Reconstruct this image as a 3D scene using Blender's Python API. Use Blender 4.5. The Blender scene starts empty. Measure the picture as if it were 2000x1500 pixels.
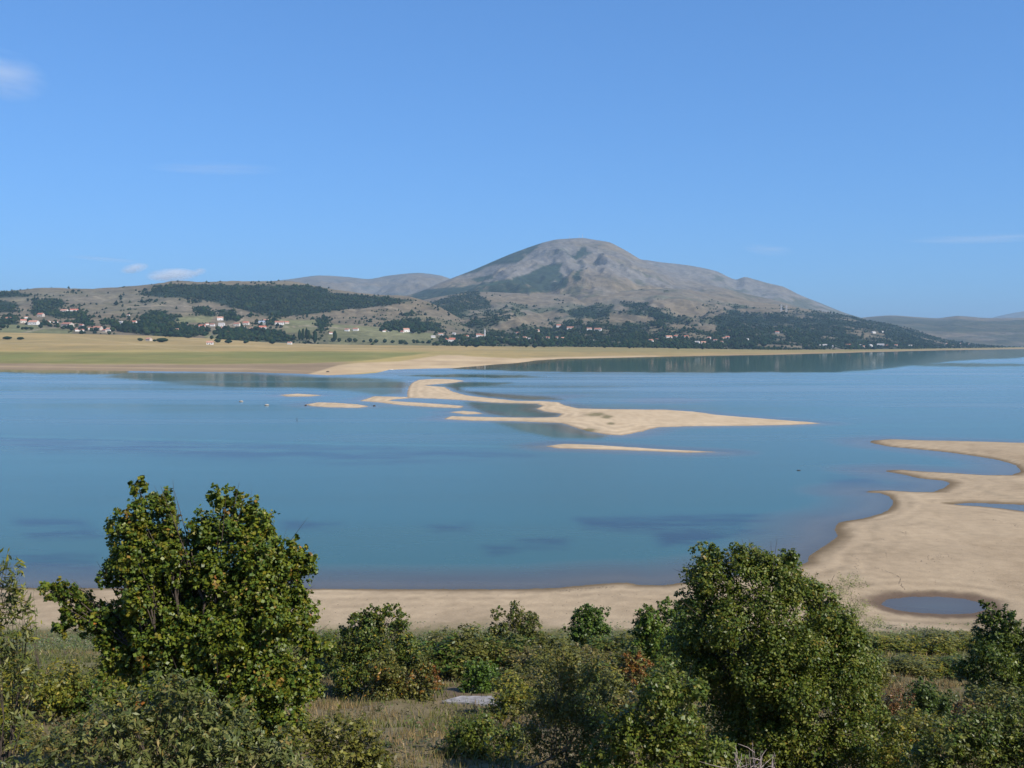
import bpy, math, random
import numpy as np
from mathutils import Matrix, Vector

# ------------------------------------------------------------------ camera, world, sun, exposure
scene = bpy.context.scene
COL = scene.collection
H = 30.0                      # eye height above the lake
F = 2000.0                    # focal length in photo pixels (photo 2000 x 1500)
HORIZON = 668.0               # row of the level line
PITCH = math.atan((750.0 - HORIZON) / F)
SP, CP = math.sin(PITCH), math.cos(PITCH)

cam_data = bpy.data.cameras.new('camera')
cam_data.sensor_fit = 'HORIZONTAL'
cam_data.sensor_width = 36.0
cam_data.lens = 36.0 * F / 2000.0
cam_data.clip_start = 0.2
cam_data.clip_end = 90000.0
cam = bpy.data.objects.new('camera', cam_data)
COL.objects.link(cam)
cam.location = (0, 0, H)
cam.rotation_euler = (math.radians(90) - PITCH, 0, 0)
scene.camera = cam

SUN_EL, SUN_AZ = 42.0, 128.0  # azimuth clockwise from the view direction: from the right, a little behind
world = bpy.data.worlds.new('World')
scene.world = world
world.use_nodes = True
wn = world.node_tree.nodes
wl = world.node_tree.links
wn.clear()
w_out = wn.new('ShaderNodeOutputWorld')
w_bg = wn.new('ShaderNodeBackground')
w_sky = wn.new('ShaderNodeTexSky')
w_sky.sky_type = 'NISHITA'
w_sky.sun_disc = False
w_sky.sun_elevation = math.radians(SUN_EL)
w_sky.sun_rotation = math.radians(SUN_AZ)
w_sky.altitude = 700.0
w_sky.air_density = 1.0
w_sky.dust_density = 0.0
w_sky.ozone_density = 3.0
w_bg.inputs['Strength'].default_value = 0.12
w_gam = wn.new('ShaderNodeGamma')          # evens out the brightness from zenith to horizon
w_gam.inputs['Gamma'].default_value = 0.62
w_tint = wn.new('ShaderNodeVectorMath'); w_tint.operation = 'MULTIPLY'
w_tint.inputs[1].default_value = (0.50, 0.98, 1.66)
wl.new(w_sky.outputs[0], w_gam.inputs['Color'])
wl.new(w_gam.outputs[0], w_tint.inputs[0])
wl.new(w_tint.outputs[0], w_bg.inputs[0])
wl.new(w_bg.outputs[0], w_out.inputs[0])

sun_data = bpy.data.lights.new('sun', 'SUN')
sun_data.energy = 5.0
sun_data.angle = math.radians(0.5)
sun_data.color = (1.0, 0.93, 0.83)
sun = bpy.data.objects.new('sun', sun_data)
COL.objects.link(sun)
_d = Vector((math.cos(math.radians(SUN_EL)) * math.sin(math.radians(SUN_AZ)),
             math.cos(math.radians(SUN_EL)) * math.cos(math.radians(SUN_AZ)),
             math.sin(math.radians(SUN_EL))))
sun.rotation_euler = _d.to_track_quat('Z', 'Y').to_euler()
sun.location = (0, 0, 200)

vs = scene.view_settings
vs.view_transform = 'Standard'
vs.look = 'None'
vs.exposure = 0.6
vs.gamma = 1.0
vs.use_curve_mapping = False
scene.render.engine = 'CYCLES'
cy = scene.cycles
cy.use_denoising = True
cy.max_bounces = 6
cy.diffuse_bounces = 2
cy.glossy_bounces = 3
cy.transmission_bounces = 3
cy.transparent_max_bounces = 6
cy.volume_bounces = 4
cy.caustics_reflective = False
cy.caustics_refractive = False
cy.sample_clamp_indirect = 4.0

# ------------------------------------------------------------------ numeric helpers
def project(x, y, z):
    depth = y * CP + (H - z) * SP
    up = y * SP + (z - H) * CP
    return 1000 + F * x / depth, 750 - F * up / depth

def z_at(v, y):
    k = (750.0 - v) / F
    return H + y * (k * CP - SP) / (CP + k * SP)

def x_at(u, y, z):
    return (u - 1000.0) / F * (y * CP + (H - z) * SP)

def on_level(u, v, z=0.0):
    k = (750.0 - np.asarray(v, float)) / F
    y = (z - H) * (CP + k * SP) / (k * CP - SP)
    return x_at(np.asarray(u, float), y, z), y

_rs = np.random.RandomState(7)
_perm = np.concatenate([_rs.permutation(256)] * 3)
_grad = _rs.uniform(0, 2 * np.pi, 256)
_gx, _gy = np.cos(_grad), np.sin(_grad)

def perlin(x, y):
    xi = np.floor(x).astype(int); yi = np.floor(y).astype(int)
    xf = x - xi; yf = y - yi
    def g(ix, iy, fx, fy):
        h = _perm[(_perm[ix & 255] + iy) & 255]
        return _gx[h] * fx + _gy[h] * fy
    s = xf * xf * xf * (xf * (xf * 6 - 15) + 10)
    t = yf * yf * yf * (yf * (yf * 6 - 15) + 10)
    a = g(xi, yi, xf, yf); b = g(xi + 1, yi, xf - 1, yf)
    c = g(xi, yi + 1, xf, yf - 1); d = g(xi + 1, yi + 1, xf - 1, yf - 1)
    return ((a + (b - a) * s) + ((c + (d - c) * s) - (a + (b - a) * s)) * t) * 1.4

def fbm(x, y, o=4, gain=0.5):
    r = 0.0; a = 1.0; n = 0.0
    for i in range(o):
        r = r + a * perlin(x + 17.3 * i, y - 9.1 * i); n += a
        x = x * 2.03; y = y * 2.03; a *= gain
    return r / n

def smooth(a, b, x):
    t = np.clip((x - a) / (b - a), 0, 1)
    return t * t * (3 - 2 * t)

def sdf(px, py, poly):
    """signed distance (positive inside) of points to a closed polygon"""
    shp = px.shape
    px = px.ravel(); py = py.ravel()
    out = np.full(px.shape, 1e18); inside = np.zeros(px.shape, bool)
    poly = np.asarray(poly, float); n = len(poly)
    for i in range(n):
        x0, y0 = poly[i]; x1, y1 = poly[(i + 1) % n]
        dx, dy = x1 - x0, y1 - y0
        L = dx * dx + dy * dy + 1e-12
        t = np.clip(((px - x0) * dx + (py - y0) * dy) / L, 0, 1)
        d = (px - x0 - t * dx) ** 2 + (py - y0 - t * dy) ** 2
        np.minimum(out, d, out=out)
        if y0 != y1:
            c = ((y0 > py) != (y1 > py)) & (px < dx * (py - y0) / dy + x0)
            inside ^= c
    out = np.sqrt(out)
    return np.where(inside, out, -out).reshape(shp)

def level_poly(pts):
    p = np.asarray(pts, float)
    x, y = on_level(p[:, 0], p[:, 1])
    return np.stack([x, y], 1)

def curve(pts, u):
    """smooth interpolation through (u, value) points"""
    p = np.asarray(pts, float)
    xs, ys = p[:, 0], p[:, 1]
    m = np.gradient(ys, xs)
    u = np.asarray(u, float)
    uc = np.clip(u, xs[0], xs[-1])
    i = np.clip(np.searchsorted(xs, uc, 'right') - 1, 0, len(xs) - 2)
    h = xs[i + 1] - xs[i]; t = (uc - xs[i]) / h
    lin = ys[i] + (ys[i + 1] - ys[i]) * t
    h00 = 2 * t**3 - 3 * t**2 + 1; h10 = t**3 - 2 * t**2 + t
    h01 = -2 * t**3 + 3 * t**2; h11 = t**3 - t**2
    return 0.6 * (h00 * ys[i] + h10 * h * m[i] + h01 * ys[i + 1] + h11 * h * m[i + 1]) + 0.4 * lin

# ------------------------------------------------------------------ mesh helpers
def link(o, parent=None):
    COL.objects.link(o)
    if parent is not None:
        o.parent = parent
    return o

def mesh_np(name, verts, faces, mat, cols=None, attrs=None, smooth_shade=False):
    verts = np.ascontiguousarray(verts, dtype=np.float32).reshape(-1, 3)
    faces = np.ascontiguousarray(faces, dtype=np.int32)
    k = faces.shape[1]
    me = bpy.data.meshes.new(name)
    me.vertices.add(len(verts)); me.vertices.foreach_set('co', verts.ravel())
    me.loops.add(faces.size); me.loops.foreach_set('vertex_index', faces.ravel())
    me.polygons.add(len(faces))
    me.polygons.foreach_set('loop_start', np.arange(len(faces), dtype=np.int32) * k)
    me.polygons.foreach_set('loop_total', np.full(len(faces), k, dtype=np.int32))
    if smooth_shade:
        me.polygons.foreach_set('use_smooth', np.ones(len(faces), dtype=bool))
    me.update(calc_edges=True)
    if cols is not None:
        a = me.attributes.new('Col', 'FLOAT_COLOR', 'POINT')
        c = np.ones((len(verts), 4), np.float32); c[:, :3] = np.asarray(cols).reshape(-1, 3)
        a.data.foreach_set('color', c.ravel())
    for k_, v_ in (attrs or {}).items():
        a = me.attributes.new(k_, 'FLOAT', 'POINT')
        a.data.foreach_set('value', np.ascontiguousarray(v_, dtype=np.float32).ravel())
    if mat is not None:
        me.materials.append(mat)
    return me

def grid_faces(nr, nc, keep=None):
    i = np.arange(nr * nc).reshape(nr, nc)
    f = np.stack([i[:-1, :-1], i[:-1, 1:], i[1:, 1:], i[1:, :-1]], -1)
    if keep is not None:
        k = keep[:-1, :-1] | keep[:-1, 1:] | keep[1:, 1:] | keep[1:, :-1]
        return f[k]
    return f.reshape(-1, 4)

def columns(u0, u1, step, coarse):
    """fine columns where the camera looks, coarse ones beyond"""
    a = np.arange(max(u0, -90), min(u1, 2090) + 0.1, step)
    l = np.arange(u0, -90, coarse) if u0 < -90 else np.zeros(0)
    r = np.arange(min(u1, 2090) + coarse, u1 + 1, coarse) if u1 > 2090 else np.zeros(0)
    return np.concatenate([l, a, r])

def compact(verts, faces, *arrs):
    used = np.unique(faces)
    m = np.full(len(verts), -1, np.int32); m[used] = np.arange(len(used))
    return (verts[used], m[faces]) + tuple(a[used] for a in arrs)

def obj(name, me, parent=None, label=None, cat=None, group=None, kind=None, loc=None):
    o = bpy.data.objects.new(name, me)
    link(o, parent)
    if loc is not None: o.location = loc
    return tag(o, label, cat, group, kind)

def tag(o, label=None, cat=None, group=None, kind=None):
    if label: o['label'] = label
    if cat: o['category'] = cat
    if group: o['group'] = group
    if kind: o['kind'] = kind
    return o

def empty(name, loc, label=None, cat=None, group=None):
    o = bpy.data.objects.new(name, None)
    o.empty_display_size = 0.2
    o.location = loc
    link(o)
    return tag(o, label, cat, group)

def mixc(a, b, t):
    t = np.asarray(t)[..., None]
    return np.asarray(a) * (1 - t) + np.asarray(b) * t

# ------------------------------------------------------------------ materials
def new_mat(name):
    m = bpy.data.materials.new(name); m.use_nodes = True
    nt = m.node_tree
    return m, nt, nt.nodes['Principled BSDF'], nt.nodes['Material Output']

def node(nt, t, **kw):
    n = nt.nodes.new(t)
    for k, v in kw.items(): setattr(n, k, v)
    return n

def attr_node(nt, name):
    n = nt.nodes.new('ShaderNodeAttribute'); n.attribute_name = name
    return n

def noise_node(nt, scale, detail=4, rough=0.55, vec=None, stretch=None):
    n = nt.nodes.new('ShaderNodeTexNoise')
    n.inputs['Scale'].default_value = scale; n.inputs['Detail'].default_value = detail
    n.inputs['Roughness'].default_value = rough
    g = nt.nodes.new('ShaderNodeNewGeometry')
    src = g.outputs['Position']
    if stretch:
        mp = nt.nodes.new('ShaderNodeMapping'); mp.inputs['Scale'].default_value = stretch
        nt.links.new(src, mp.inputs['Vector']); src = mp.outputs[0]
    nt.links.new(src, n.inputs['Vector'])
    return n

def maprange(nt, src, a, b, c, d):
    n = nt.nodes.new('ShaderNodeMapRange')
    for i, v in zip(('From Min', 'From Max', 'To Min', 'To Max'), (a, b, c, d)):
        n.inputs[i].default_value = v
    nt.links.new(src, n.inputs['Value'])
    return n.outputs[0]

def math_node(nt, op, a, b=None):
    n = nt.nodes.new('ShaderNodeMath'); n.operation = op
    for i, v in enumerate((a, b)):
        if v is None: continue
        if isinstance(v, (int, float)): n.inputs[i].default_value = v
        else: nt.links.new(v, n.inputs[i])
    return n.outputs[0]

def mul_color(nt, col, fac):
    n = nt.nodes.new('ShaderNodeVectorMath'); n.operation = 'SCALE'
    nt.links.new(col, n.inputs[0]); nt.links.new(fac, n.inputs['Scale'])
    return n.outputs[0]

def ground_material(name, scales, rough=0.95, bump=None):
    """vertex colour times noise mottling at several scales; scales: (noise scale, low, high)"""
    m, nt, b, out = new_mat(name)
    c = attr_node(nt, 'Col').outputs['Color']
    for s, lo, hi in scales:
        n = noise_node(nt, s, 5, 0.6)
        c = mul_color(nt, c, maprange(nt, n.outputs['Fac'], 0.3, 0.7, lo, hi))
    nt.links.new(c, b.inputs['Base Color'])
    b.inputs['Roughness'].default_value = rough
    b.inputs['Specular IOR Level'].default_value = 0.05
    if bump:
        n = noise_node(nt, bump[0], 6, 0.65)
        bp = nt.nodes.new('ShaderNodeBump'); bp.inputs['Strength'].default_value = bump[1]
        bp.inputs['Distance'].default_value = bump[2]
        nt.links.new(n.outputs['Fac'], bp.inputs['Height']); nt.links.new(bp.outputs[0], b.inputs['Normal'])
    return m

M = {}
M['shore'] = ground_material('sand_and_soil', [(0.08, 0.88, 1.08), (0.6, 0.88, 1.08), (4.0, 0.9, 1.08)], 0.95, (2.0, 0.35, 0.15))
M['bar'] = ground_material('sandbar_sand', [(0.03, 0.92, 1.06), (0.25, 0.94, 1.05)], 0.95, (0.5, 0.2, 0.2))
M['plain'] = ground_material('meadow', [(0.006, 0.9, 1.08), (0.05, 0.92, 1.08)], 0.95)
M['hill'] = ground_material('hill_soil', [(0.004, 0.82, 1.15), (0.02, 0.72, 1.2), (0.07, 0.75, 1.2)], 0.95, (0.02, 0.5, 14.0))
M['mountain'] = ground_material('mountain_rock', [(0.0025, 0.85, 1.12), (0.012, 0.72, 1.2), (0.03, 0.75, 1.2)], 0.95, (0.008, 0.8, 45.0))

def plain_mat(name, color, rough=0.8, noise=None):
    m, nt, b, out = new_mat(name)
    b.inputs['Roughness'].default_value = rough
    b.inputs['Specular IOR Level'].default_value = 0.3
    if noise:
        n = noise_node(nt, noise[0], 5, 0.6)
        rgb = nt.nodes.new('ShaderNodeRGB'); rgb.outputs[0].default_value = (*color, 1)
        c = mul_color(nt, rgb.outputs[0], maprange(nt, n.outputs['Fac'], 0.3, 0.7, noise[1], noise[2]))
        nt.links.new(c, b.inputs['Base Color'])
    else:
        b.inputs['Base Color'].default_value = (*color, 1)
    return m

def leaf_material(name, translucent=0.35, rough=0.45, spec=0.35):
    m, nt, b, out = new_mat(name)
    c = attr_node(nt, 'Col').outputs['Color']
    nt.links.new(c, b.inputs['Base Color'])
    b.inputs['Roughness'].default_value = rough
    b.inputs['Specular IOR Level'].default_value = spec
    tr = nt.nodes.new('ShaderNodeBsdfTranslucent')
    nt.links.new(c, tr.inputs['Color'])
    mx = nt.nodes.new('ShaderNodeMixShader'); mx.inputs[0].default_value = translucent
    nt.links.new(b.outputs[0], mx.inputs[1]); nt.links.new(tr.outputs[0], mx.inputs[2])
    nt.links.new(mx.outputs[0], out.inputs['Surface'])
    return m

M['leaf'] = leaf_material('green_leaf')
M['far_leaf'] = leaf_material('far_foliage', 0.05, 0.9, 0.0)
M['bark'] = plain_mat('bark', (0.055, 0.042, 0.032), 0.9, (14.0, 0.6, 1.4))
M['pale_bark'] = plain_mat('pale_bark', (0.198, 0.158, 0.112), 0.9, (14.0, 0.7, 1.3))
M['dead_wood'] = plain_mat('dead_wood', (0.27, 0.22, 0.20), 0.9, (20.0, 0.7, 1.3))
M['concrete'] = plain_mat('concrete', (0.23, 0.22, 0.22), 0.9, (2.2, 0.5, 1.25))
M['stone'] = plain_mat('stone', (0.30, 0.27, 0.23), 0.9, (2.0, 0.7, 1.3))
M['dark_wood'] = plain_mat('dark_wet_wood', (0.05, 0.04, 0.035), 0.8, (3.0, 0.7, 1.3))
M['white_paint'] = plain_mat('white_paint', (0.62, 0.61, 0.59), 0.6)
M['glass'] = plain_mat('window_glass', (0.04, 0.05, 0.06), 0.2)
M['steel'] = plain_mat('galvanised_steel', (0.5, 0.5, 0.52), 0.5)
WALLS = [plain_mat('wall_plaster_%d' % i, c, 0.85, (0.5, 0.9, 1.08)) for i, c in enumerate(
    [(0.60, 0.58, 0.55), (0.50, 0.46, 0.40), (0.42, 0.37, 0.32), (0.56, 0.55, 0.53)])]
ROOFS = [plain_mat('roof_tile_%d' % i, c, 0.85, (1.0, 0.85, 1.15)) for i, c in enumerate(
    [(0.36, 0.13, 0.085), (0.28, 0.13, 0.09), (0.38, 0.20, 0.14), (0.32, 0.30, 0.29), (0.22, 0.26, 0.32)])]

# ------------------------------------------------------------------ the lake's edges (traced where the water meets the land)
NEAR_SHORE = [(-1500, 1144), (-600, 1146), (0, 1148), (200, 1149), (620, 1150), (800, 1151), (1000, 1151), (1080, 1149), (1130, 1144), (1180, 1140),
    (1225, 1138), (1250, 1143), (1300, 1143), (1350, 1136), (1450, 1123), (1540, 1111), (1577, 1099), (1583, 1084), (1612, 1066),
    (1637, 1048), (1630, 1033), (1640, 1020), (1690, 1012), (1722, 1003), (1740, 992), (1746, 980), (1735, 968),
    (1718, 963), (1688, 961.5), (1700, 958.5), (1740, 958), (1780, 961), (1825, 961), (1848, 951), (1856, 943), (1842, 938.5),
    (1795, 934), (1762, 926), (1722, 919.5), (1760, 917.5), (1800, 921), (1860, 924), (1920, 928), (1975, 928), (1996, 921),
    (1984, 908), (1950, 898), (1900, 890), (1850, 883), (1790, 877), (1735, 872), (1702, 865), (1700, 860.5), (1740, 858),
    (1800, 860), (1900, 862), (2000, 865), (2300, 868), (3600, 872)]
POND = [(1720, 1181), (1733, 1171), (1770, 1166), (1830, 1165), (1880, 1169), (1918, 1177), (1932, 1189), (1912, 1201),
    (1860, 1203), (1800, 1200), (1750, 1193)]
CHANNEL = [(1850, 984), (1900, 982), (1950, 984), (2000, 986), (2300, 992), (2300, 1006), (2000, 999), (1955, 993), (1915, 989), (1880, 987)]
BARS = {
 'main': ([(796, 777), (795, 770), (798, 757), (804, 748), (818, 742), (850, 740), (886, 741), (908, 744), (890, 747), (866, 749.5), (826, 752.5),
    (868, 756), (884, 765), (912, 772.5), (960, 778), (1010, 783), (1060, 783.5), (1092, 786), (1102, 791.5), (1130, 798), (1200, 799.5),
    (1300, 800.5), (1360, 804.5), (1400, 810.5), (1450, 814.5), (1520, 820), (1580, 824.5), (1604, 827), (1540, 830), (1460, 831.5),
    (1350, 832.5), (1285, 834.5), (1244, 845), (1215, 850), (1190, 849), (1150, 843), (1115, 832), (1095, 826), (1000, 822.5),
    (920, 821.5), (866, 818.5), (880, 813), (960, 815), (1040, 816), (1088, 815), (1098, 808), (1062, 803.5), (1047, 798.5),
    (1060, 793), (1048, 788), (1000, 787.5), (960, 786), (910, 782), (860, 779)],
    'long pale sandbar curving through the middle of the lake'),
 'hook': ([(703, 783), (730, 774), (745, 774.5), (798, 775.5), (800, 778), (770, 780), (760, 783), (800, 785.5), (850, 788.5), (906, 793), (900, 797), (850, 795.5), (780, 791), (742, 786)],
    'hooked narrow sandbar beside the head of the long one'),
 'gravel': ([(598, 790), (620, 786), (660, 787), (700, 790), (722, 794), (700, 796.5), (640, 795.5), (605, 793)],
    'low gravelly sandbar before the hooked one'),
 'thin': ([(546, 771.5), (580, 769), (630, 772), (604, 774.5), (560, 774.5)], 'thin sliver of sand, farthest toward the meadow shore'),
 'islet': ([(878, 805), (905, 802.5), (930, 804.5), (945, 808), (910, 809.5)], 'tiny sand islet between two arms of the long sandbar'),
 'lens': ([(1064, 871.5), (1100, 867), (1150, 868.5), (1220, 873), (1300, 878), (1404, 883), (1340, 884), (1250, 880.5), (1150, 877), (1090, 875.5)],
    'narrow lens-shaped sandbar nearest the maple shore'),
}
SHOALS = [[(1235, 783), (1270, 778), (1320, 778), (1370, 782), (1320, 787), (1270, 787)],
          [(900, 762), (960, 768), (1050, 772), (1130, 772), (1080, 780), (960, 776)]]
FAR_SHORE = [(-1500, 721), (-600, 721), (0, 722), (100, 722.5), (250, 724.5), (330, 725.5), (480, 727), (585, 730), (640, 733), (700, 731), (737, 728), (700, 726),
    (745, 722.5), (800, 720.5), (880, 719), (920, 716), (965, 712), (1010, 709), (1045, 704), (1100, 700.5), (1270, 697), (1400, 694.5),
    (1500, 693), (1600, 690.5), (1680, 688), (1760, 686), (1850, 684), (2000, 681.5), (2300, 680), (3600, 679)]

near_poly = np.vstack([level_poly(NEAR_SHORE), [(600, 300), (600, -80), (-600, -80), (-600, 100)]])
pond_poly, channel_poly = level_poly(POND), level_poly(CHANNEL)
bar_polys = {k: level_poly(v[0]) for k, v in BARS.items()}
shoal_polys = [level_poly(p) for p in SHOALS]
_far_line = level_poly(FAR_SHORE)
far_poly = np.vstack([_far_line, [(14000, 9000), (-14000, 9000)]])

SLOPE = np.array([(-60, 31.5), (-10, 29.0), (0, 28.3), (6, 25.6), (12, 22.6), (22, 19.4), (35, 15.6), (50, 11.2), (65, 7.6), (80, 4.6), (92, 2.3),
                  (102, 0.7), (108, 0.12), (114, 0.0), (140, 0.0)])

def near_height(x, y):
    """ground height of the near shore: hill slope, beach, sand flats, pond"""
    x = np.asarray(x, float); y = np.asarray(y, float)
    d = sdf(x, y, near_poly)
    for hole in (pond_poly, channel_poly):
        d = np.minimum(d, -sdf(x, y, hole))
    wob = 0.8 * fbm(x * 0.25, y * 0.12, 3)
    dd = d + wob * smooth(0.0, 4.0, np.abs(d)) + 0.45 * fbm(x * 0.9, y * 0.35, 3)
    up = 0.30 * (1 - np.exp(-np.maximum(dd, 0) / 3.0)) + 0.25 * (1 - np.exp(-np.maximum(dd, 0) / 25.0))
    h = np.where(dd > 0, up, np.maximum(0.06 * dd, -2.5))
    s = np.interp(y, SLOPE[:, 0], SLOPE[:, 1])
    rough = fbm(x * 0.13, y * 0.13, 4)
    h = h + s + np.where(d > 0, smooth(0, 10, s) * 0.9 * rough + 0.05 * rough * smooth(0, 4, d), 0)
    return h

def make_near_shore():
    us = columns(-1000, 3000, 6.5, 40.0)
    ys = [-12.0, -6.0, -3.0, 0.0, 1.5]
    y = 3.0
    while y < 88.0:
        ys.append(y); y *= 1.022
    v0 = 750 - F * ((88.0) * SP + (0 - H) * CP) / (88.0 * CP + H * SP)
    for v in np.arange(v0, 846, -2.2):
        ys.append(float(on_level(1000, v)[1]))
    ys = np.array(ys)
    U, Y = np.meshgrid(us, ys)
    X = (U - 1000) / F * (np.maximum(Y, 20.0) * CP + H * SP)
    Z = near_height(X, Y)
    d = sdf(X, Y, near_poly)
    for hole in (pond_poly, channel_poly):
        d = np.minimum(d, -sdf(X, Y, hole))
    dp = np.minimum(sdf(X, Y, pond_poly), 0)
    n1 = fbm(X * 0.07, Y * 0.04, 4); n2 = fbm(X * 0.5 + 40, Y * 0.2, 4); n3 = fbm(X * 0.02 + 9, Y * 0.012, 3)
    sand = mixc((0.345, 0.268, 0.176), (0.30, 0.23, 0.149), smooth(-0.5, 0.7, n1 + 0.5 * n2))
    c = sand
    # wet brown margin, widest where the bank is undercut
    wet = smooth(2.6 + 2.4 * n1, 0.3, d) * smooth(-6, 0.0, d)
    c = mixc(c, np.array((0.132, 0.096, 0.056)), wet * 0.95)
    c = mixc(c, np.array((0.112, 0.079, 0.056)), smooth(-3.2, -0.8, dp + 1.2 * n2) * 0.95)
    lines = np.sin(d * 1.9 + 3.0 * n1) * smooth(16, 3, d) * smooth(0.5, 2.0, d)
    c = c * (1 + 0.15 * lines * smooth(-0.3, 0.3, n2))[..., None]
    damp = smooth(0.05, 0.5, fbm(X * 0.05 + 11, Y * 0.03 - 4, 5)) * smooth(1, 5, d)
    c = mixc(c, c * np.array((0.80, 0.78, 0.76)), damp)
    # dry algae stains on the flats
    st = smooth(0.22, 0.5, fbm(X * 0.11 + 3, Y * 0.035 + 8, 4)) * smooth(2, 8, d)
    c = mixc(c, np.array((0.198, 0.165, 0.112)), st * 0.45)
    # vegetation belt then hillside soil
    s = np.interp(Y, SLOPE[:, 0], SLOPE[:, 1])
    right = smooth(-20, 25, X - 14)
    green_edge = smooth(0.15 + 0.35 * right, 1.2, s + 0.5 * n2 + 0.3 * n1)
    turf = mixc((0.106, 0.102, 0.040), (0.165, 0.142, 0.073), smooth(-0.4, 0.5, n2 + n1))
    c = mixc(c, turf, green_edge * smooth(-0.9, 0.1, n2 + 1.4 * smooth(0.5, 3, s)))
    dry = mixc((0.165, 0.132, 0.076), (0.099, 0.083, 0.046), smooth(-0.4, 0.5, n3 + n2))
    c = mixc(c, dry, smooth(5.0, 10.0, s + 2 * n1))
    c = mixc(c, np.array((0.106, 0.066, 0.056)), smooth(0.25, 0.5, n1 - 0.3 * n2) * smooth(2.0, 4.5, s) * 0.5)
    bed = smooth(0.0, -0.5, Z)
    c = mixc(c, np.array((0.158, 0.125, 0.092)), bed)
    keep = Z > -1.6
    f = grid_faces(len(ys), len(us), keep)
    V = np.stack([X, Y, Z], -1).reshape(-1, 3)
    V, f, c = compact(V, f, c.reshape(-1, 3))
    obj('shore', mesh_np('shore', V, f, M['shore'], c, smooth_shade=True), label='near lake shore with sand flats, beach and scrubby hillside', kind='structure')

make_near_shore()

def make_bar(key):
    pts, label = BARS[key]
    p = np.array(pts)
    us = np.arange(p[:, 0].min() - 40, p[:, 0].max() + 41, 2.5)
    vv = np.arange(p[:, 1].max() + 9, p[:, 1].min() - 8, -0.7)
    U, Vp = np.meshgrid(us, vv)
    X, Y = on_level(U, Vp)
    d = sdf(X, Y, bar_polys[key])
    n1 = fbm(X * 0.08, Y * 0.04, 4); n2 = fbm(X * 0.4, Y * 0.08, 3)
    dd = d + 1.2 * n1 * smooth(0, 5, np.abs(d)) + 0.9 * fbm(X * 0.35, Y * 0.09, 3)
    Z = np.where(dd > 0, 0.10 * smooth(0, 1.0, dd) + 0.55 * (1 - np.exp(-np.maximum(dd, 0) / 12.0)), np.maximum(0.07 * dd, -3.0))
    Z = Z + np.where(d > 0, 0.06 * n2, 0)
    c = mixc((0.43, 0.335, 0.22), (0.385, 0.295, 0.19), smooth(-0.4, 0.6, n1 + n2))
    c = mixc(c, np.array((0.198, 0.149, 0.099)), smooth(2.0, 0.0, dd) * smooth(-6, 0, dd) * 0.7)
    c = c * (1 + 0.10 * np.sin(dd * 1.1 + 2.5 * n1) * smooth(0.5, 2.0, dd) * smooth(22, 6, dd))[..., None]
    if key == 'main':
        for (gu, gv, ru, rv) in ((1165, 812, 26, 5), (1185, 817, 14, 4), (1150, 841, 22, 4), (1192, 830, 10, 3)):
            g = smooth(1.2, 0.3, np.hypot((U - gu) / ru, (Vp - gv) / rv) + 0.5 * n2)
            c = mixc(c, np.array((0.099, 0.092, 0.040)), g * 0.75)
    c = mixc(c, np.array((0.165, 0.139, 0.099)), smooth(0, -0.4, Z))
    f = grid_faces(len(vv), len(us), Z > -1.2)
    V, f, c = compact(np.stack([X, Y, Z], -1).reshape(-1, 3), f, c.reshape(-1, 3))
    obj('sandbar', mesh_np('sandbar', V, f, M['bar'], c, smooth_shade=True), label=label, kind='structure')

for k in BARS: make_bar(k)

def make_shoal(i):
    p = np.array(SHOALS[i])
    us = np.arange(p[:, 0].min() - 40, p[:, 0].max() + 41, 5.0)
    vv = np.arange(p[:, 1].max() + 6, p[:, 1].min() - 5, -1.0)
    U, Vp = np.meshgrid(us, vv)
    X, Y = on_level(U, Vp)
    d = sdf(X, Y, shoal_polys[i])
    Z = -0.12 - 0.5 * smooth(3, -14, d)
    c = mixc((0.198, 0.158, 0.112), (0.145, 0.125, 0.092), smooth(-.4, .4, fbm(X * .1, Y * .05, 3)))
    obj('shoal', mesh_np('shoal', np.stack([X, Y, Z], -1).reshape(-1, 3), grid_faces(len(vv), len(us)), M['bar'], c, smooth_shade=True), kind='structure')

for i in range(len(SHOALS)): make_shoal(i)

# deep bed of the whole valley, out to the horizon
def make_bed():
    g = np.linspace(-27000, 27000, 46)
    X, Y = np.meshgrid(g, g + 23000)
    Z = np.full_like(X, -9.0)
    c = np.broadcast_to(np.array((0.16, 0.14, 0.11)), X.shape + (3,))
    obj('ground', mesh_np('ground', np.stack([X, Y, Z], -1), grid_faces(46, 46), M['plain'], c), kind='structure')
make_bed()

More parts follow.
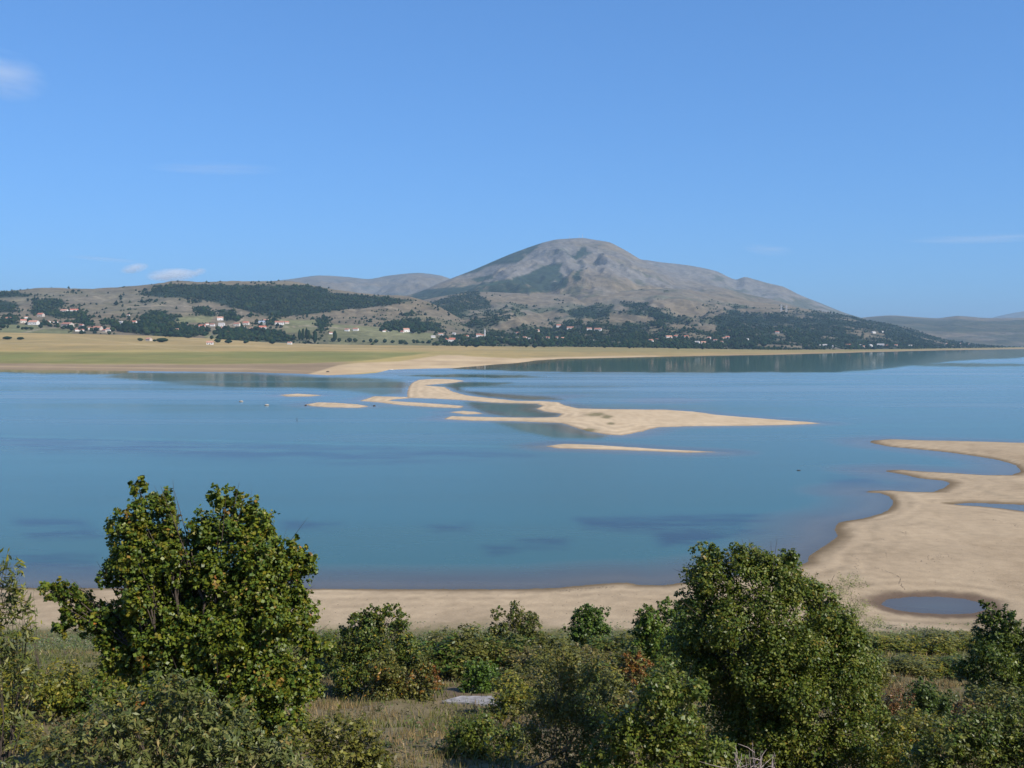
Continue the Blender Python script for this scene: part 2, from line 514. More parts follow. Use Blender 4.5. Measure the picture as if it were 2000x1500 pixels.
# ------------------------------------------------------------------ water
def water_material():
    m, nt, b, out = new_mat('lake_water')
    nt.nodes.remove(b)
    L = nt.links
    depth = attr_node(nt, 'depth').outputs['Fac']
    calm = attr_node(nt, 'calm').outputs['Fac']
    weed = attr_node(nt, 'weed').outputs['Fac']
    # body of the water: turbid teal, clear enough in the shallows to show the bed
    wn_ = noise_node(nt, 0.09, 6, 0.7, stretch=(0.35, 1.0, 1.0))
    dark_mix = math_node(nt, 'MULTIPLY', weed, maprange(nt, wn_.outputs['Fac'], 0.40, 0.56, 0.0, 1.0))
    body = nt.nodes.new('ShaderNodeMix'); body.data_type = 'RGBA'
    body.inputs[6].default_value = (0.028, 0.085, 0.084, 1)
    body.inputs[7].default_value = (0.012, 0.030, 0.048, 1)  # darker, bluer tone inside the traced patches
    L.new(dark_mix, body.inputs[0])
    silt = nt.nodes.new('ShaderNodeMix'); silt.data_type = 'RGBA'   # stirred-up silt in the shallows
    silt.inputs[6].default_value = (0.13, 0.112, 0.096, 1)
    L.new(maprange(nt, depth, 0.05, 0.95, 0.0, 1.0), silt.inputs[0]); L.new(body.outputs[2], silt.inputs[7])
    dif = nt.nodes.new('ShaderNodeBsdfDiffuse'); L.new(silt.outputs[2], dif.inputs['Color'])
    tra = nt.nodes.new('ShaderNodeBsdfTransparent'); tra.inputs['Color'].default_value = (0.92, 0.95, 0.95, 1)
    opac = maprange(nt, depth, 0.0, 0.8, 0.2, 1.0)
    mb = nt.nodes.new('ShaderNodeMixShader'); L.new(opac, mb.inputs[0]); L.new(tra.outputs[0], mb.inputs[1]); L.new(dif.outputs[0], mb.inputs[2])
    # surface: mirror where calm, wind ripples elsewhere
    streak = noise_node(nt, 0.012, 5, 0.6, stretch=(0.18, 1.0, 1.0))
    r_rip = maprange(nt, streak.outputs['Fac'], 0.35, 0.65, 0.15, 0.33)
    rough = nt.nodes.new('ShaderNodeMix'); rough.data_type = 'FLOAT'
    L.new(calm, rough.inputs[0]); L.new(r_rip, rough.inputs[2]); rough.inputs[3].default_value = 0.05
    glo = nt.nodes.new('ShaderNodeBsdfGlossy'); L.new(rough.outputs[0], glo.inputs['Roughness'])
    glo.inputs['Color'].default_value = (0.97, 0.98, 0.90, 1)
    rip = noise_node(nt, 0.9, 3, 0.5, stretch=(0.5, 1.0, 1.0))
    bp = nt.nodes.new('ShaderNodeBump'); bp.inputs['Strength'].default_value = 0.06; bp.inputs['Distance'].default_value = 0.1
    L.new(rip.outputs['Fac'], bp.inputs['Height']); L.new(bp.outputs[0], glo.inputs['Normal'])
    fr = nt.nodes.new('ShaderNodeFresnel'); fr.inputs['IOR'].default_value = 1.33
    frs = math_node(nt, 'MULTIPLY', fr.outputs[0], maprange(nt, calm, 0, 1, 0.90, 0.85))
    mx = nt.nodes.new('ShaderNodeMixShader'); L.new(frs, mx.inputs[0]); L.new(mb.outputs[0], mx.inputs[1]); L.new(glo.outputs[0], mx.inputs[2])
    L.new(mx.outputs[0], out.inputs['Surface'])
    return m

CALM = [  # glassy areas, traced
    [(905, 784), (960, 787), (1045, 789), (1055, 794), (1044, 798), (1060, 804), (1094, 808), (1085, 815), (1000, 815), (950, 808), (925, 797)],
    [(960, 824), (1095, 827), (1115, 834), (1150, 845), (1190, 851), (1170, 858), (1080, 856), (1010, 840)],
    [(250, 728), (480, 729), (600, 735), (720, 738), (790, 745), (790, 768), (740, 772), (690, 765), (600, 758), (450, 757), (300, 746), (200, 736)],
    [(870, 751), (900, 746), (1000, 748), (960, 752), (900, 756), (905, 763), (980, 770), (1060, 775), (1100, 780), (1030, 781), (950, 775), (890, 763)],
    [(780, 734), (900, 731), (1010, 733), (1060, 736), (960, 738), (850, 737)],
    [(980, 690), (1700, 678), (2100, 676), (2100, 692), (1990, 699), (1860, 706), (1770, 716), (1690, 725), (1600, 728), (1500, 727), (1300, 728), (1100, 727), (980, 724), (880, 721), (900, 713)],
    [(2000, 676), (3000, 676), (3000, 695), (2000, 697)],
    [(1700, 709), (1900, 709), (2100, 713), (1900, 717), (1760, 715)],
    [(-600, 715), (0, 718), (250, 722), (250, 731), (0, 728), (-600, 728)],
    [(-50, 849), (400, 858), (700, 866), (1065, 871.5), (1065, 875), (700, 870), (400, 862.5), (-50, 853.5)],
]
DARK_PATCHES = [[(1130, 1015), (1300, 1010), (1500, 1005), (1520, 1030), (1470, 1050), (1300, 1065), (1280, 1040), (1150, 1030)],  # traced patches where the water's body colour turns darker and bluer
        [(840, 1027), (910, 1025), (915, 1038), (860, 1040)], [(1020, 1055), (1100, 1055), (1100, 1070), (1030, 1070)],
        [(600, 1120), (900, 1125), (1100, 1120), (1100, 1138), (900, 1143), (640, 1143)], [(0, 1080), (180, 1085), (190, 1125), (0, 1120)],
        [(1620, 935), (1700, 930), (1720, 945), (1640, 952)], [(1750, 945), (1840, 943), (1846, 953), (1780, 958)],
        [(1215, 1132), (1320, 1128), (1315, 1140), (1230, 1141)], [(950, 1068), (1000, 1066), (1010, 1078), (960, 1080)],
        [(560, 1020), (660, 1022), (660, 1034), (560, 1032)], [(-100, 850), (400, 868), (900, 880), (1040, 890), (700, 905), (100, 880)],
        [(30, 1010), (160, 1020), (200, 1050), (60, 1050)]]

def make_water():
    us = columns(-1000, 3000, 8.0, 40.0)
    vs_ = np.concatenate([np.arange(1500, 1200, -8.0), np.arange(1200, 720, -2.0), np.arange(720, 676, -1.0), [675, 674, 673, 672, 671]])
    U, Vp = np.meshgrid(us, vs_)
    X, Y = on_level(U, Vp)
    d = sdf(X, Y, near_poly)
    for hole in (pond_poly, channel_poly):
        d = np.minimum(d, -sdf(X, Y, hole))
    depth = np.maximum(-d, 0) * 0.06
    for p in bar_polys.values():
        depth = np.minimum(depth, np.maximum(-sdf(X, Y, p), 0) * 0.07)
    depth = np.minimum(depth, np.maximum(-sdf(X, Y, far_poly), 0) * 0.012)
    for p in shoal_polys:
        depth = np.minimum(depth, 0.30 + 0.6 * smooth(3, -14, sdf(X, Y, p)))
    n = 6 * fbm(U * 0.02, Vp * 0.12, 3)
    calm = np.zeros_like(U)
    for p in CALM:
        ext = 2.0 if max(q[1] for q in p) < 740 else 3.5
        calm = np.maximum(calm, (0.7 if p[0] == (250, 728) else 1.0) * smooth(-ext, ext, sdf(U / 3.0, Vp + 0.3 * n, np.array(p) / np.array([3.0, 1.0]))))
    weed = np.zeros_like(U)
    for p in DARK_PATCHES:
        weed = np.maximum(weed, smooth(-11, 7, sdf(U / 2.5, Vp + n, np.array(p) / np.array([2.5, 1.0]))))
    V = np.stack([X, Y, np.zeros_like(X)], -1)
    me = mesh_np('lake', V, grid_faces(*U.shape), water_material(), attrs={'depth': depth, 'calm': calm, 'weed': weed}, smooth_shade=True)
    obj('lake', me, label='broad calm blue lake between the sand shore and the mountain', kind='structure')
make_water()

# ------------------------------------------------------------------ far land
def in_poly(U, V, pts, soft=2.0, jitter=None):
    if jitter is not None:
        U = U + jitter[0]; V = V + jitter[1]
    return smooth(-soft, soft, sdf(U, V, pts))

FAR_TERRAIN = {}   # name -> (us, X, Y, Z, U, V, wood)

def make_plain():
    us = columns(-1000, 3000, 5.0, 30.0)
    # front edge: first crossing of the shoreline per column (the spit overlaps itself slightly, take the outer line)
    outer = [(-1500, 721), (-600, 721), (0, 722), (100, 722.5), (250, 724.5), (330, 725.5), (480, 727), (585, 730), (640, 733), (700, 731),
             (737, 728), (760, 722.3), (800, 720.5), (880, 719), (920, 716), (965, 712), (1010, 709), (1045, 704), (1100, 700.5), (1270, 697), (1400, 694.5),
             (1500, 693), (1600, 690.5), (1680, 688), (1760, 686), (1850, 684), (2000, 681.5), (2300, 680), (3600, 679)]
    fv = np.interp(us, [p[0] for p in outer], [p[1] for p in outer]) + 0.5 * fbm(us * 0.02, us * 0 + 3.3, 3)
    fy = on_level(us, fv)[1]
    by = curve([(-1000, 2500), (0, 2600), (600, 2800), (1000, 2950), (1400, 3200), (1700, 3900), (2000, 5400), (3000, 6400)], us)
    by = np.maximum(by, fy * 1.04)
    bv = curve([(-1000, 645), (0, 648), (150, 651), (300, 655), (420, 661), (520, 668), (640, 672), (800, 674), (1000, 676), (1200, 677.5),
                (1400, 681), (1500, 682.5), (1700, 682), (1850, 680.5), (2000, 678.5), (3000, 677)], us)
    bz = np.maximum(z_at(bv, by), 2.0)
    ts = np.concatenate([[-0.12, -0.05, -0.02], np.linspace(0, 1, 70) ** 1.5, [1.05, 1.15]])
    T, U = np.meshgrid(ts, us, indexing='ij')
    Y = fy[None] + (by - fy)[None] * T
    Z = np.where(T < 0, T * 20, 0.25 * smooth(0, 0.01, T) + (bz - 0.25)[None] * np.clip(T, 0, None) ** 1.25)
    X = x_at(U, Y, Z)
    Uq, Vq = project(X, Y, Z)
    n1 = fbm(X * 0.004, Y * 0.0025, 4); n2 = fbm(X * 0.02, Y * 0.006, 3)
    c = mixc((0.238, 0.191, 0.099), (0.198, 0.168, 0.089), smooth(-0.4, 0.5, n1 + n2))
    c = mixc(c, np.array((0.264, 0.231, 0.106)), smooth(682, 688, Vq + 4 * n1) * smooth(1150, 700, Uq) * 0.7)
    gtop = 687.5 + 3 * n1
    gbot = curve([(-600, 706), (0, 709), (300, 711), (500, 711), (700, 705), (800, 694), (850, 688), (1000, 680)], us)[None] + 2 * n2
    g = smooth(-2, 2.5, Vq - gtop) * smooth(-2, 1.5, gbot - Vq)
    c = mixc(c, mixc((0.076, 0.108, 0.040), (0.125, 0.132, 0.056), smooth(-0.3, 0.6, n2 + n1)), g * 0.72)
    m = smooth(-1.5, 2.5, Vq - gbot) * smooth(720, 640, Uq)
    c = mixc(c, np.array((0.185, 0.150, 0.112)), m)
    c = mixc(c, np.array((0.277, 0.224, 0.158)), np.exp(-((Vq - (fv[None] - 6.0)) / 1.0) ** 2) * smooth(700, 500, Uq) * 0.7)
    spit = [(595, 733), (640, 720), (660, 713), (700, 709), (780, 706), (860, 694), (900, 694), (960, 698), (1010, 700), (1100, 697), (1280, 694.5),
            (1300, 697), (1100, 702), (1000, 712), (900, 720), (760, 724), (640, 734)]
    s = in_poly(Uq / 3, Vq + 1.5 * n2, np.array(spit) / np.array([3.0, 1]), 1.2)
    c = mixc(c, mixc((0.343, 0.284, 0.205), (0.290, 0.234, 0.165), smooth(-.2, .6, n2)), s)
    for ta, tb, tw in (((-200, 668), (620, 677), 0.7), ((120, 655), (420, 690), 0.5), ((600, 680), (1250, 684), 0.6), ((300, 662), (700, 676), 0.5)):
        tv = ta[1] + (Uq - ta[0]) / (tb[0] - ta[0]) * (tb[1] - ta[1]) + 1.2 * n1
        on = np.exp(-((Vq - tv) / tw) ** 2) * smooth(ta[0], ta[0] + 30, Uq) * smooth(tb[0], tb[0] - 30, Uq)
        c = mixc(c, np.array((0.33, 0.28, 0.19)), on * 0.5)
    patch = fbm(X / 140.0 + 5, Y / 60.0, 4)
    c = c * (1 + 0.22 * patch)[..., None]
    # greener meadow on the far side
    c = mixc(c, np.array((0.145, 0.145, 0.073)), smooth(900, 1100, Uq) * smooth(691, 684, Vq + 2 * n1) * 0.6)
    rs = smooth(2.6, 0.4, fv[None] - Vq) * smooth(1250, 1350, Uq)
    c = mixc(c, np.array((0.238, 0.185, 0.132)), rs * 0.8)
    c = c * np.array((1.20, 1.09, 0.90))
    V = np.stack([X, Y, Z], -1)
    obj('meadow', mesh_np('meadow', V.reshape(-1, 3), grid_faces(*T.shape), M['plain'], c.reshape(-1, 3), smooth_shade=True),
        label='wide dry meadow across the lake with green and straw bands', kind='structure')
    FAR_TERRAIN['plain'] = (us, X, Y, Z, Uq, Vq, np.zeros_like(X))
    return us, by, bz

pl_us, pl_by, pl_bz = make_plain()

TAN, ROCK = np.array((0.146, 0.118, 0.078)), np.array((0.148, 0.138, 0.124))
SCRUB, WOOD = np.array((0.045, 0.052, 0.026)), np.array((0.009, 0.022, 0.012))
FIELD = np.array((0.132, 0.139, 0.066))

def make_layer(name, label, u0, u1, step, foot, ridge, rows, shape, amp, gully, paint, mat, back=(0.25, 0.35), behind=8):
    us = columns(u0, u1, step, step * 6)
    fy, fz = foot(us); ry, rv = ridge(us)
    rz = z_at(rv, ry)
    rz = np.maximum(rz, fz + 1.0)
    ts = np.concatenate([[-0.03], np.linspace(0, 1, rows), 1 + np.linspace(0.04, back[0], behind)])
    T, U = np.meshgrid(ts, us, indexing='ij')
    Y = fy[None] + (ry - fy)[None] * T
    tt = np.clip(T, 0, 1)
    g = shape(tt, U)
    Zb = fz[None] + (rz - fz)[None] * g
    Zb = np.where(T > 1, rz[None] - (rz - fz)[None] * back[1] * ((T - 1) / back[0]), Zb)
    Zb = np.where(T < 0, fz[None] - 12, Zb)
    X = x_at(U, Y, Zb)
    env = np.sin(np.pi * tt) ** 0.8 * (T > 0) * (T < 1)
    relief = (rz - fz)[None]
    iso = fbm(X / amp[1], Y / amp[1], 5)
    spur = 1 - 2 * np.abs(fbm(X / gully[1] + 0.3 * iso, Y / (gully[1] * 3.0) + 5, 4))
    fine = 1 - 2 * np.abs(fbm(X / (gully[1] * 0.33) + 0.5 * iso + 31, Y / (gully[1] * 0.8) - 7, 3))
    Z = Zb + env * (amp[0] * relief * iso + gully[0] * relief * (spur - 0.4) + 0.045 * relief * (fine - 0.4))
    Z = np.where(tt > 0.985, Zb, Z)
    Uq, Vq = project(X, Y, Z)
    n = [fbm(X / 260.0, Y / 260.0, 5), fbm(X / 900.0 + 7, Y / 900.0, 4), fbm(X / 70.0, Y / 70.0, 3)]
    jit = (20 * fbm(X / 400.0 + 3, Y / 700.0, 4) + 9 * n[2], 5.0 * fbm(X / 400.0 - 8, Y / 700.0 + 2, 4) + 2.2 * n[2])
    c, wood = paint(X, Y, Z, Uq, Vq, n, jit, spur)
    V = np.stack([X, Y, Z], -1)
    obj(name, mesh_np(name, V.reshape(-1, 3), grid_faces(*T.shape), mat, c.reshape(-1, 3), smooth_shade=True), label=label, kind='structure')
    # visible share per vertex (front-most in its column)
    run = np.minimum.accumulate(np.where(T < 0, 1e9, Vq), axis=0)
    vis = (Vq <= run + 1e-3) & (T >= 0) & (T <= 1)
    FAR_TERRAIN[label] = (us, X, Y, Z, Uq, Vq, np.where(vis, wood, 0.0))

def any_poly(U, V, polys, jit, soft=2.0):
    r = np.zeros_like(U)
    for p in polys:
        r = np.maximum(r, in_poly(U, V, p, soft, jit))
    return r

# --- low hills on the left, above the first village
def paint_left(X, Y, Z, U, V, n, jit, spur):
    c = mixc(TAN, ROCK, smooth(-0.2, 0.6, n[1]) * 0.5)
    c = mixc(c, TAN * 1.12, smooth(0.0, 0.5, n[0]))
    low = smooth(600, 640, V)
    sc = smooth(0.10, 0.30, n[2] + 0.6 * n[0] + 0.25 * low)
    wood = 0.55 * sc
    woods = [[(262, 573), (330, 555), (500, 555), (610, 558), (650, 572), (720, 578), (810, 586), (745, 597), (700, 604), (640, 609), (580, 616), (540, 620),
              (500, 613), (470, 604), (430, 594), (380, 585), (320, 582)],
             [(-300, 568), (0, 570), (55, 574), (52, 579), (0, 582), (-300, 582)], [(-200, 588), (10, 588), (35, 597), (20, 608), (-200, 612)],
             [(60, 586), (110, 584), (130, 592), (100, 604), (150, 606), (175, 618), (120, 622), (60, 615)], [(150, 610), (175, 618), (178, 630), (160, 632)],
             [(300, 606), (345, 612), (340, 628), (270, 632), (280, 615)], [(375, 600), (410, 602), (425, 616), (400, 618)], [(425, 605), (460, 607), (470, 625), (440, 628)],
             [(200, 625), (260, 628), (330, 632), (400, 640), (385, 655), (340, 662), (280, 655), (230, 650)], [(490, 642), (560, 652), (575, 668), (500, 664)],
             [(430, 640), (500, 648), (500, 672), (430, 668)], [(625, 620), (640, 622), (632, 645), (622, 648)], [(750, 628), (800, 622), (850, 630), (860, 645), (800, 648), (740, 642)],
             [(0, 618), (30, 618), (40, 634), (0, 634)]]
    w = any_poly(U, V, woods, jit, 2.0)
    fields = [[(340, 618), (415, 616), (410, 630), (345, 632)], [(540, 624), (625, 626), (620, 650), (560, 650)], [(640, 632), (750, 640), (850, 652), (850, 675), (640, 672)],
              [(0, 632), (80, 636), (140, 645), (140, 655), (0, 652)], [(400, 650), (470, 652), (470, 668), (400, 665)]]
    fl = any_poly(U, V, fields, (jit[0] * 0.3, jit[1] * 0.4), 1.5)
    c = mixc(c, mixc(FIELD, np.array((0.178, 0.165, 0.086)), smooth(-.3, .4, n[1])), fl * 0.9)
    c = mixc(c, FIELD * 0.75, smooth(-0.1, 0.4, n[1] + 0.4 * n[0]) * (0.25 + 0.45 * low))
    c = mixc(c, SCRUB, sc * 0.35 * (1 - fl))
    for tr in ([(735, 597), (770, 602), (792, 611), (800, 626), (815, 640)], [(395, 668), (420, 650), (440, 638), (475, 624), (470, 608)], [(20, 656), (80, 642), (140, 638), (220, 652)],
               [(500, 655), (545, 640), (600, 636), (700, 644)], [(560, 612), (620, 606), (700, 604), (745, 600)], [(250, 600), (320, 596), (400, 600), (430, 612)]):
        dist = np.full_like(U, 99.0)
        for (ax, ay), (bx, by) in zip(tr[:-1], tr[1:]):
            L2 = (bx - ax) ** 2 + (by - ay) ** 2
            t_ = np.clip(((U - ax) * (bx - ax) + (V - ay) * (by - ay)) / L2, 0, 1)
            dist = np.minimum(dist, np.hypot(U - ax - t_ * (bx - ax), (V - ay - t_ * (by - ay)) * 1.6))
        c = mixc(c, np.array((0.24, 0.20, 0.145)), smooth(2.6, 0.8, dist) * 0.75)
    c = mixc(c, WOOD, w * 0.95)
    return c, np.maximum(w, wood * (1 - fl) * 0.6)

left_ridge = [(-1000, 582), (-300, 578), (0, 577), (80, 570), (150, 571), (270, 564), (330, 557), (420, 558), (500, 557), (570, 556), (610, 563), (660, 572), (720, 578), (800, 584),
              (850, 600), (900, 625), (960, 645), (1040, 658), (1120, 664), (1200, 668)]
def plain_foot(dy=0.97, dz=-1.0):
    return lambda us: (np.interp(us, pl_us, pl_by) * dy, np.interp(us, pl_us, pl_bz) + dz)

make_layer('hill', 'low tan hill with pine plantation behind the villages', -1000, 1200, 3.0, plain_foot(0.985, -0.6),
           lambda us: (curve([(-1000, 4800), (300, 4900), (600, 5000), (800, 4700), (1000, 4200), (1200, 4000)], us), curve(left_ridge, us)),
           110, lambda t, U: 0.35 * t + 0.65 * (t * t * (3 - 2 * t)) + 0.06 * np.sin(t * 9), (0.10, 500.0), (0.06, 330.0), paint_left, M['hill'])

# --- foothill shoulder of the mountain, running into the wooded cape on the right
def paint_foot(X, Y, Z, U, V, n, jit, spur):
    c = mixc(TAN * 1.05, ROCK, smooth(-0.3, 0.5, n[1] + 0.4 * n[0]) * 0.7)
    sc = smooth(0.02, 0.25, n[0] + 0.6 * n[2] + 0.5 * smooth(575, 625, V) - 0.28)
    woods = [[(1385, 640), (1400, 618), (1440, 600), (1480, 604), (1560, 612), (1630, 612), (1700, 626), (1770, 640), (1860, 664), (2000, 677), (2300, 680), (1500, 690),
              (1300, 680), (1100, 675), (850, 672), (850, 645), (900, 648), (1000, 652), (1060, 640), (1160, 632), (1250, 634), (1330, 640)],
             [(790, 600), (850, 590), (900, 575), (930, 560), (940, 580), (960, 600), (900, 612), (900, 630), (960, 625), (940, 642), (840, 640), (800, 620)],
             [(1090, 610), (1150, 598), (1200, 600), (1190, 622), (1120, 620)], [(1215, 590), (1260, 592), (1290, 612), (1340, 625), (1290, 640), (1230, 625)]]
    w = any_poly(U, V, woods, jit, 3.0)
    tans = [[(950, 645), (1000, 622), (1080, 606), (1115, 614), (1060, 626), (990, 645)], [(1185, 612), (1270, 618), (1285, 630), (1190, 628)],
            [(1370, 636), (1395, 634), (1400, 646), (1375, 648)], [(1440, 603), (1530, 605), (1545, 611), (1450, 611)],
            [(1480, 672), (1580, 676), (1590, 682), (1480, 680)]]
    tn = any_poly(U, V, tans, (jit[0] * 0.5, jit[1] * 0.6), 1.5)
    w = w * (0.25 + 0.75 * smooth(-0.42, -0.02, n[0] + 0.6 * n[2]))
    c = mixc(c, SCRUB, sc * 0.7)
    c = mixc(c, SCRUB * np.array((0.9, 1.15, 0.8)), smooth(0.0, 0.4, n[1] + 0.5 * n[0]) * 0.45)
    c = mixc(c, WOOD, w * 0.9)
    c = mixc(c, TAN * 1.05, tn * 0.9)
    return c, np.maximum(w, sc * 0.5) * (1 - tn)

foot_ridge = [(600, 640), (700, 620), (780, 598), (830, 585), (880, 576), (930, 570), (1000, 572), (1080, 575), (1160, 573), (1250, 566), (1330, 564), (1400, 576), (1470, 588),
              (1540, 598), (1600, 608), (1660, 618), (1700, 627), (1740, 634), (1770, 640), (1800, 650), (1850, 664), (1900, 672), (1960, 676.5), (2050, 679), (2400, 680)]
make_layer('foothill', 'scrubby foothill with wooded cape running down to the water', 600, 2400, 3.0, plain_foot(0.985, -0.8),
           lambda us: (curve([(600, 6000), (1000, 6300), (1400, 6400), (1600, 6300), (1800, 6000), (2000, 6200), (2400, 7000)], us), curve(foot_ridge, us)),
           110, lambda t, U: 0.45 * t + 0.55 * t * t + 0.0 * U, (0.12, 520.0), (0.16, 330.0), paint_foot, M['hill'])

# --- the mountain
def paint_mount(X, Y, Z, U, V, n, jit, spur):
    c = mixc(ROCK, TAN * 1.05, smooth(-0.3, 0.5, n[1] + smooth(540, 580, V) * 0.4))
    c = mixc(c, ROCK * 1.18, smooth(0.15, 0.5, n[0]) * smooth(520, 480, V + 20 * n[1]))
    woods = [[(850, 556), (920, 526), (1000, 491), (1062, 471), (1045, 490), (1020, 508), (1008, 515), (960, 515), (930, 530), (890, 540)],
             [(780, 585), (830, 566), (900, 560), (960, 550), (1010, 542), (1070, 518), (1100, 513), (1090, 530), (1110, 545), (1105, 562), (1070, 572), (980, 575), (900, 580), (840, 590)],
             [(1103, 486), (1113, 496), (1124, 500), (1131, 483), (1144, 482), (1146, 493), (1158, 493), (1140, 501), (1124, 509), (1112, 500)],
             [(1115, 540), (1130, 526), (1140, 524), (1130, 535), (1135, 548), (1120, 552)], [(920, 545), (960, 536), (965, 545), (930, 552)]]
    w = any_poly(U, V, woods, (jit[0] * 0.55, jit[1] * 0.8), 2.0)
    sc = smooth(0.12, 0.4, n[0] + 0.3 * n[2] + 0.2 * smooth(545, 585, V) - 0.05)
    c = mixc(c, SCRUB * 1.3, sc * 0.6)
    w = w * smooth(-0.75, -0.25, n[2] + 0.6 * n[0])
    c = mixc(c, WOOD * 1.3, w * 0.9)
    return c, w
m_ridge = [(600, 640), (700, 600), (760, 583), (810, 573), (860, 552), (920, 529), (1000, 495), (1060, 474), (1085, 468), (1110, 466), (1140, 465), (1165, 469), (1190, 473), (1220, 488),
           (1250, 506), (1300, 528), (1360, 547), (1430, 567), (1520, 588), (1600, 610), (1680, 632), (1780, 660), (1900, 690)]
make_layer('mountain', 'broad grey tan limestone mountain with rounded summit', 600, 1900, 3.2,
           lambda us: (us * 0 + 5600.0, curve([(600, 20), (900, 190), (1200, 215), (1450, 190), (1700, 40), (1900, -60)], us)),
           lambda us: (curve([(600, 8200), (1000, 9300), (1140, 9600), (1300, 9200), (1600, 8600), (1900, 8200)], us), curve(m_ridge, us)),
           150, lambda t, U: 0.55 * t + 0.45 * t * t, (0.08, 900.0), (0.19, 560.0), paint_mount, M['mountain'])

def paint_back(X, Y, Z, U, V, n, jit, spur):
    c = mixc(ROCK, TAN, smooth(-0.2, 0.5, n[1]))
    c = mixc(c, SCRUB * 1.2, smooth(0.1, 0.35, n[0] + 0.35 * smooth(555, 600, V) - 0.05) * 0.7)
    return c, np.zeros_like(X)
back_ridge = [(1050, 580), (1150, 530), (1220, 512), (1250, 507), (1290, 512), (1350, 519), (1400, 530), (1438, 546), (1455, 541), (1475, 546), (1500, 553), (1530, 560), (1560, 575), (1600, 591),
              (1650, 611), (1690, 623), (1740, 639), (1800, 660), (1900, 690)]
make_layer('mountain', 'farther grey shoulder of the mountain falling away to the right', 1050, 1900, 3.0,
           lambda us: (us * 0 + 7800.0, us * 0 + 60.0 - np.maximum(us - 1500, 0) * 0.3),
           lambda us: (us * 0 + 11200.0, curve(back_ridge, us)), 90, lambda t, U: 0.5 * t + 0.5 * t * t, (0.07, 800.0), (0.13, 700.0), paint_back, M['mountain'])

def paint_far(X, Y, Z, U, V, n, jit, spur):
    c = mixc(TAN, ROCK, smooth(-0.3, 0.4, n[1]))
    c = mixc(c, SCRUB, smooth(0.0, 0.4, n[1] + 0.5 * n[0]) * 0.6)
    return c, np.zeros_like(X)
make_layer('hill', 'distant mauve range behind the pine plantation', 380, 1050, 4.0,
           lambda us: (us * 0 + 9500.0, us * 0 + 150.0),
           lambda us: (us * 0 + 14500.0, curve([(380, 600), (440, 566), (480, 553), (520, 550), (560, 546), (620, 538), (680, 541), (720, 545), (760, 538), (820, 533), (860, 538), (920, 560), (1050, 600)], us)),
           70, lambda t, U: t, (0.08, 1500.0), (0.16, 900.0), paint_far, M['mountain'])
def paint_right(X, Y, Z, U, V, n, jit, spur):
    c = mixc(TAN, ROCK, smooth(-0.3, 0.4, n[1]))
    band = smooth(625, 632, V + 2 * n[0]) * smooth(652, 642, V + 4 * n[1])
    c = mixc(c, SCRUB, np.clip(smooth(-0.25, 0.15, n[1] + 0.5 * n[0]) * 0.75 + band * 0.6, 0, 0.9))
    return c, np.zeros_like(X)
make_layer('hill', 'long blue wooded hills beyond the right end of the lake', 1500, 3000, 4.0,
           lambda us: (us * 0 + 7200.0, us * 0 - 6.0),
           lambda us: (us * 0 + 11500.0, curve([(1500, 660), (1600, 640), (1680, 621), (1740, 616), (1800, 620), (1832, 621.5), (1868, 617), (1925, 621), (1980, 621), (2100, 616), (2300, 619), (3000, 616)], us)),
           90, lambda t, U: t, (0.08, 1100.0), (0.10, 700.0), paint_right, M['mountain'])
make_layer('hill', 'faint pale peak on the right horizon', 1880, 2500, 6.0,
           lambda us: (us * 0 + 19000.0, us * 0 + 50.0),
           lambda us: (us * 0 + 23000.0, curve([(1880, 650), (1930, 623), (1960, 615), (1985, 610), (2010, 607), (2080, 612), (2200, 620), (2500, 640)], us)),
           24, lambda t, U: t, (0.05, 2500.0), (0.08, 1600.0), paint_far, M['mountain'])
make_layer('hill', 'faint blue hilltop at the left edge of the skyline', -700, 110, 6.0,
           lambda us: (us * 0 + 15000.0, us * 0 + 50.0),
           lambda us: (us * 0 + 20000.0, curve([(-700, 560), (-200, 562), (-40, 563), (0, 567), (30, 572), (60, 576), (110, 586)], us)),
           24, lambda t, U: t, (0.05, 2500.0), (0.08, 1600.0), paint_far, M['mountain'])

# ------------------------------------------------------------------ haze
def make_haze():
    m = bpy.data.materials.new('haze_air'); m.use_nodes = True
    nt = m.node_tree; nt.nodes.remove(nt.nodes['Principled BSDF'])
    pv = nt.nodes.new('ShaderNodeVolumePrincipled')
    pv.inputs['Color'].default_value = (0.33, 0.50, 0.68, 1)
    pv.inputs['Density'].default_value = 4.6e-5
    pv.inputs['Anisotropy'].default_value = 0.0
    nt.links.new(pv.outputs[0], nt.nodes['Material Output'].inputs['Volume'])
    x0, x1, y0, y1, z0, z1 = -27500, 27500, -4500, 50500, -12, 1120
    v = [(x, y, z) for z in (z0, z1) for y in (y0, y1) for x in (x0, x1)]
    f = [(0, 2, 3, 1), (4, 5, 7, 6), (0, 1, 5, 4), (2, 6, 7, 3), (0, 4, 6, 2), (1, 3, 7, 5)]
    obj('haze', mesh_np('haze', np.array(v), np.array(f), m), kind='stuff', label='thin blue summer haze over the whole valley')
make_haze()

# ------------------------------------------------------------------ far woods, trees and houses
def ico(sub=1):
    import bmesh
    bm = bmesh.new(); bmesh.ops.create_icosphere(bm, subdivisions=sub, radius=1.0)
    v = np.array([x.co[:] for x in bm.verts]); f = np.array([[q.index for q in p.verts] for p in bm.faces])
    bm.free()
    return v, f
ICO1, ICO2, ICO3 = ico(1), ico(2), ico(3)
_h = np.arange(6) * np.pi / 3
BLOB = (np.vstack([np.stack([np.cos(_h), np.sin(_h), np.full(6, -0.1)], 1), [(0.1, 0, 0.95), (0, 0, -0.7)]]),
        np.array([(i, (i + 1) % 6, 6) for i in range(6)] + [((i + 1) % 6, i, 7) for i in range(6)]))

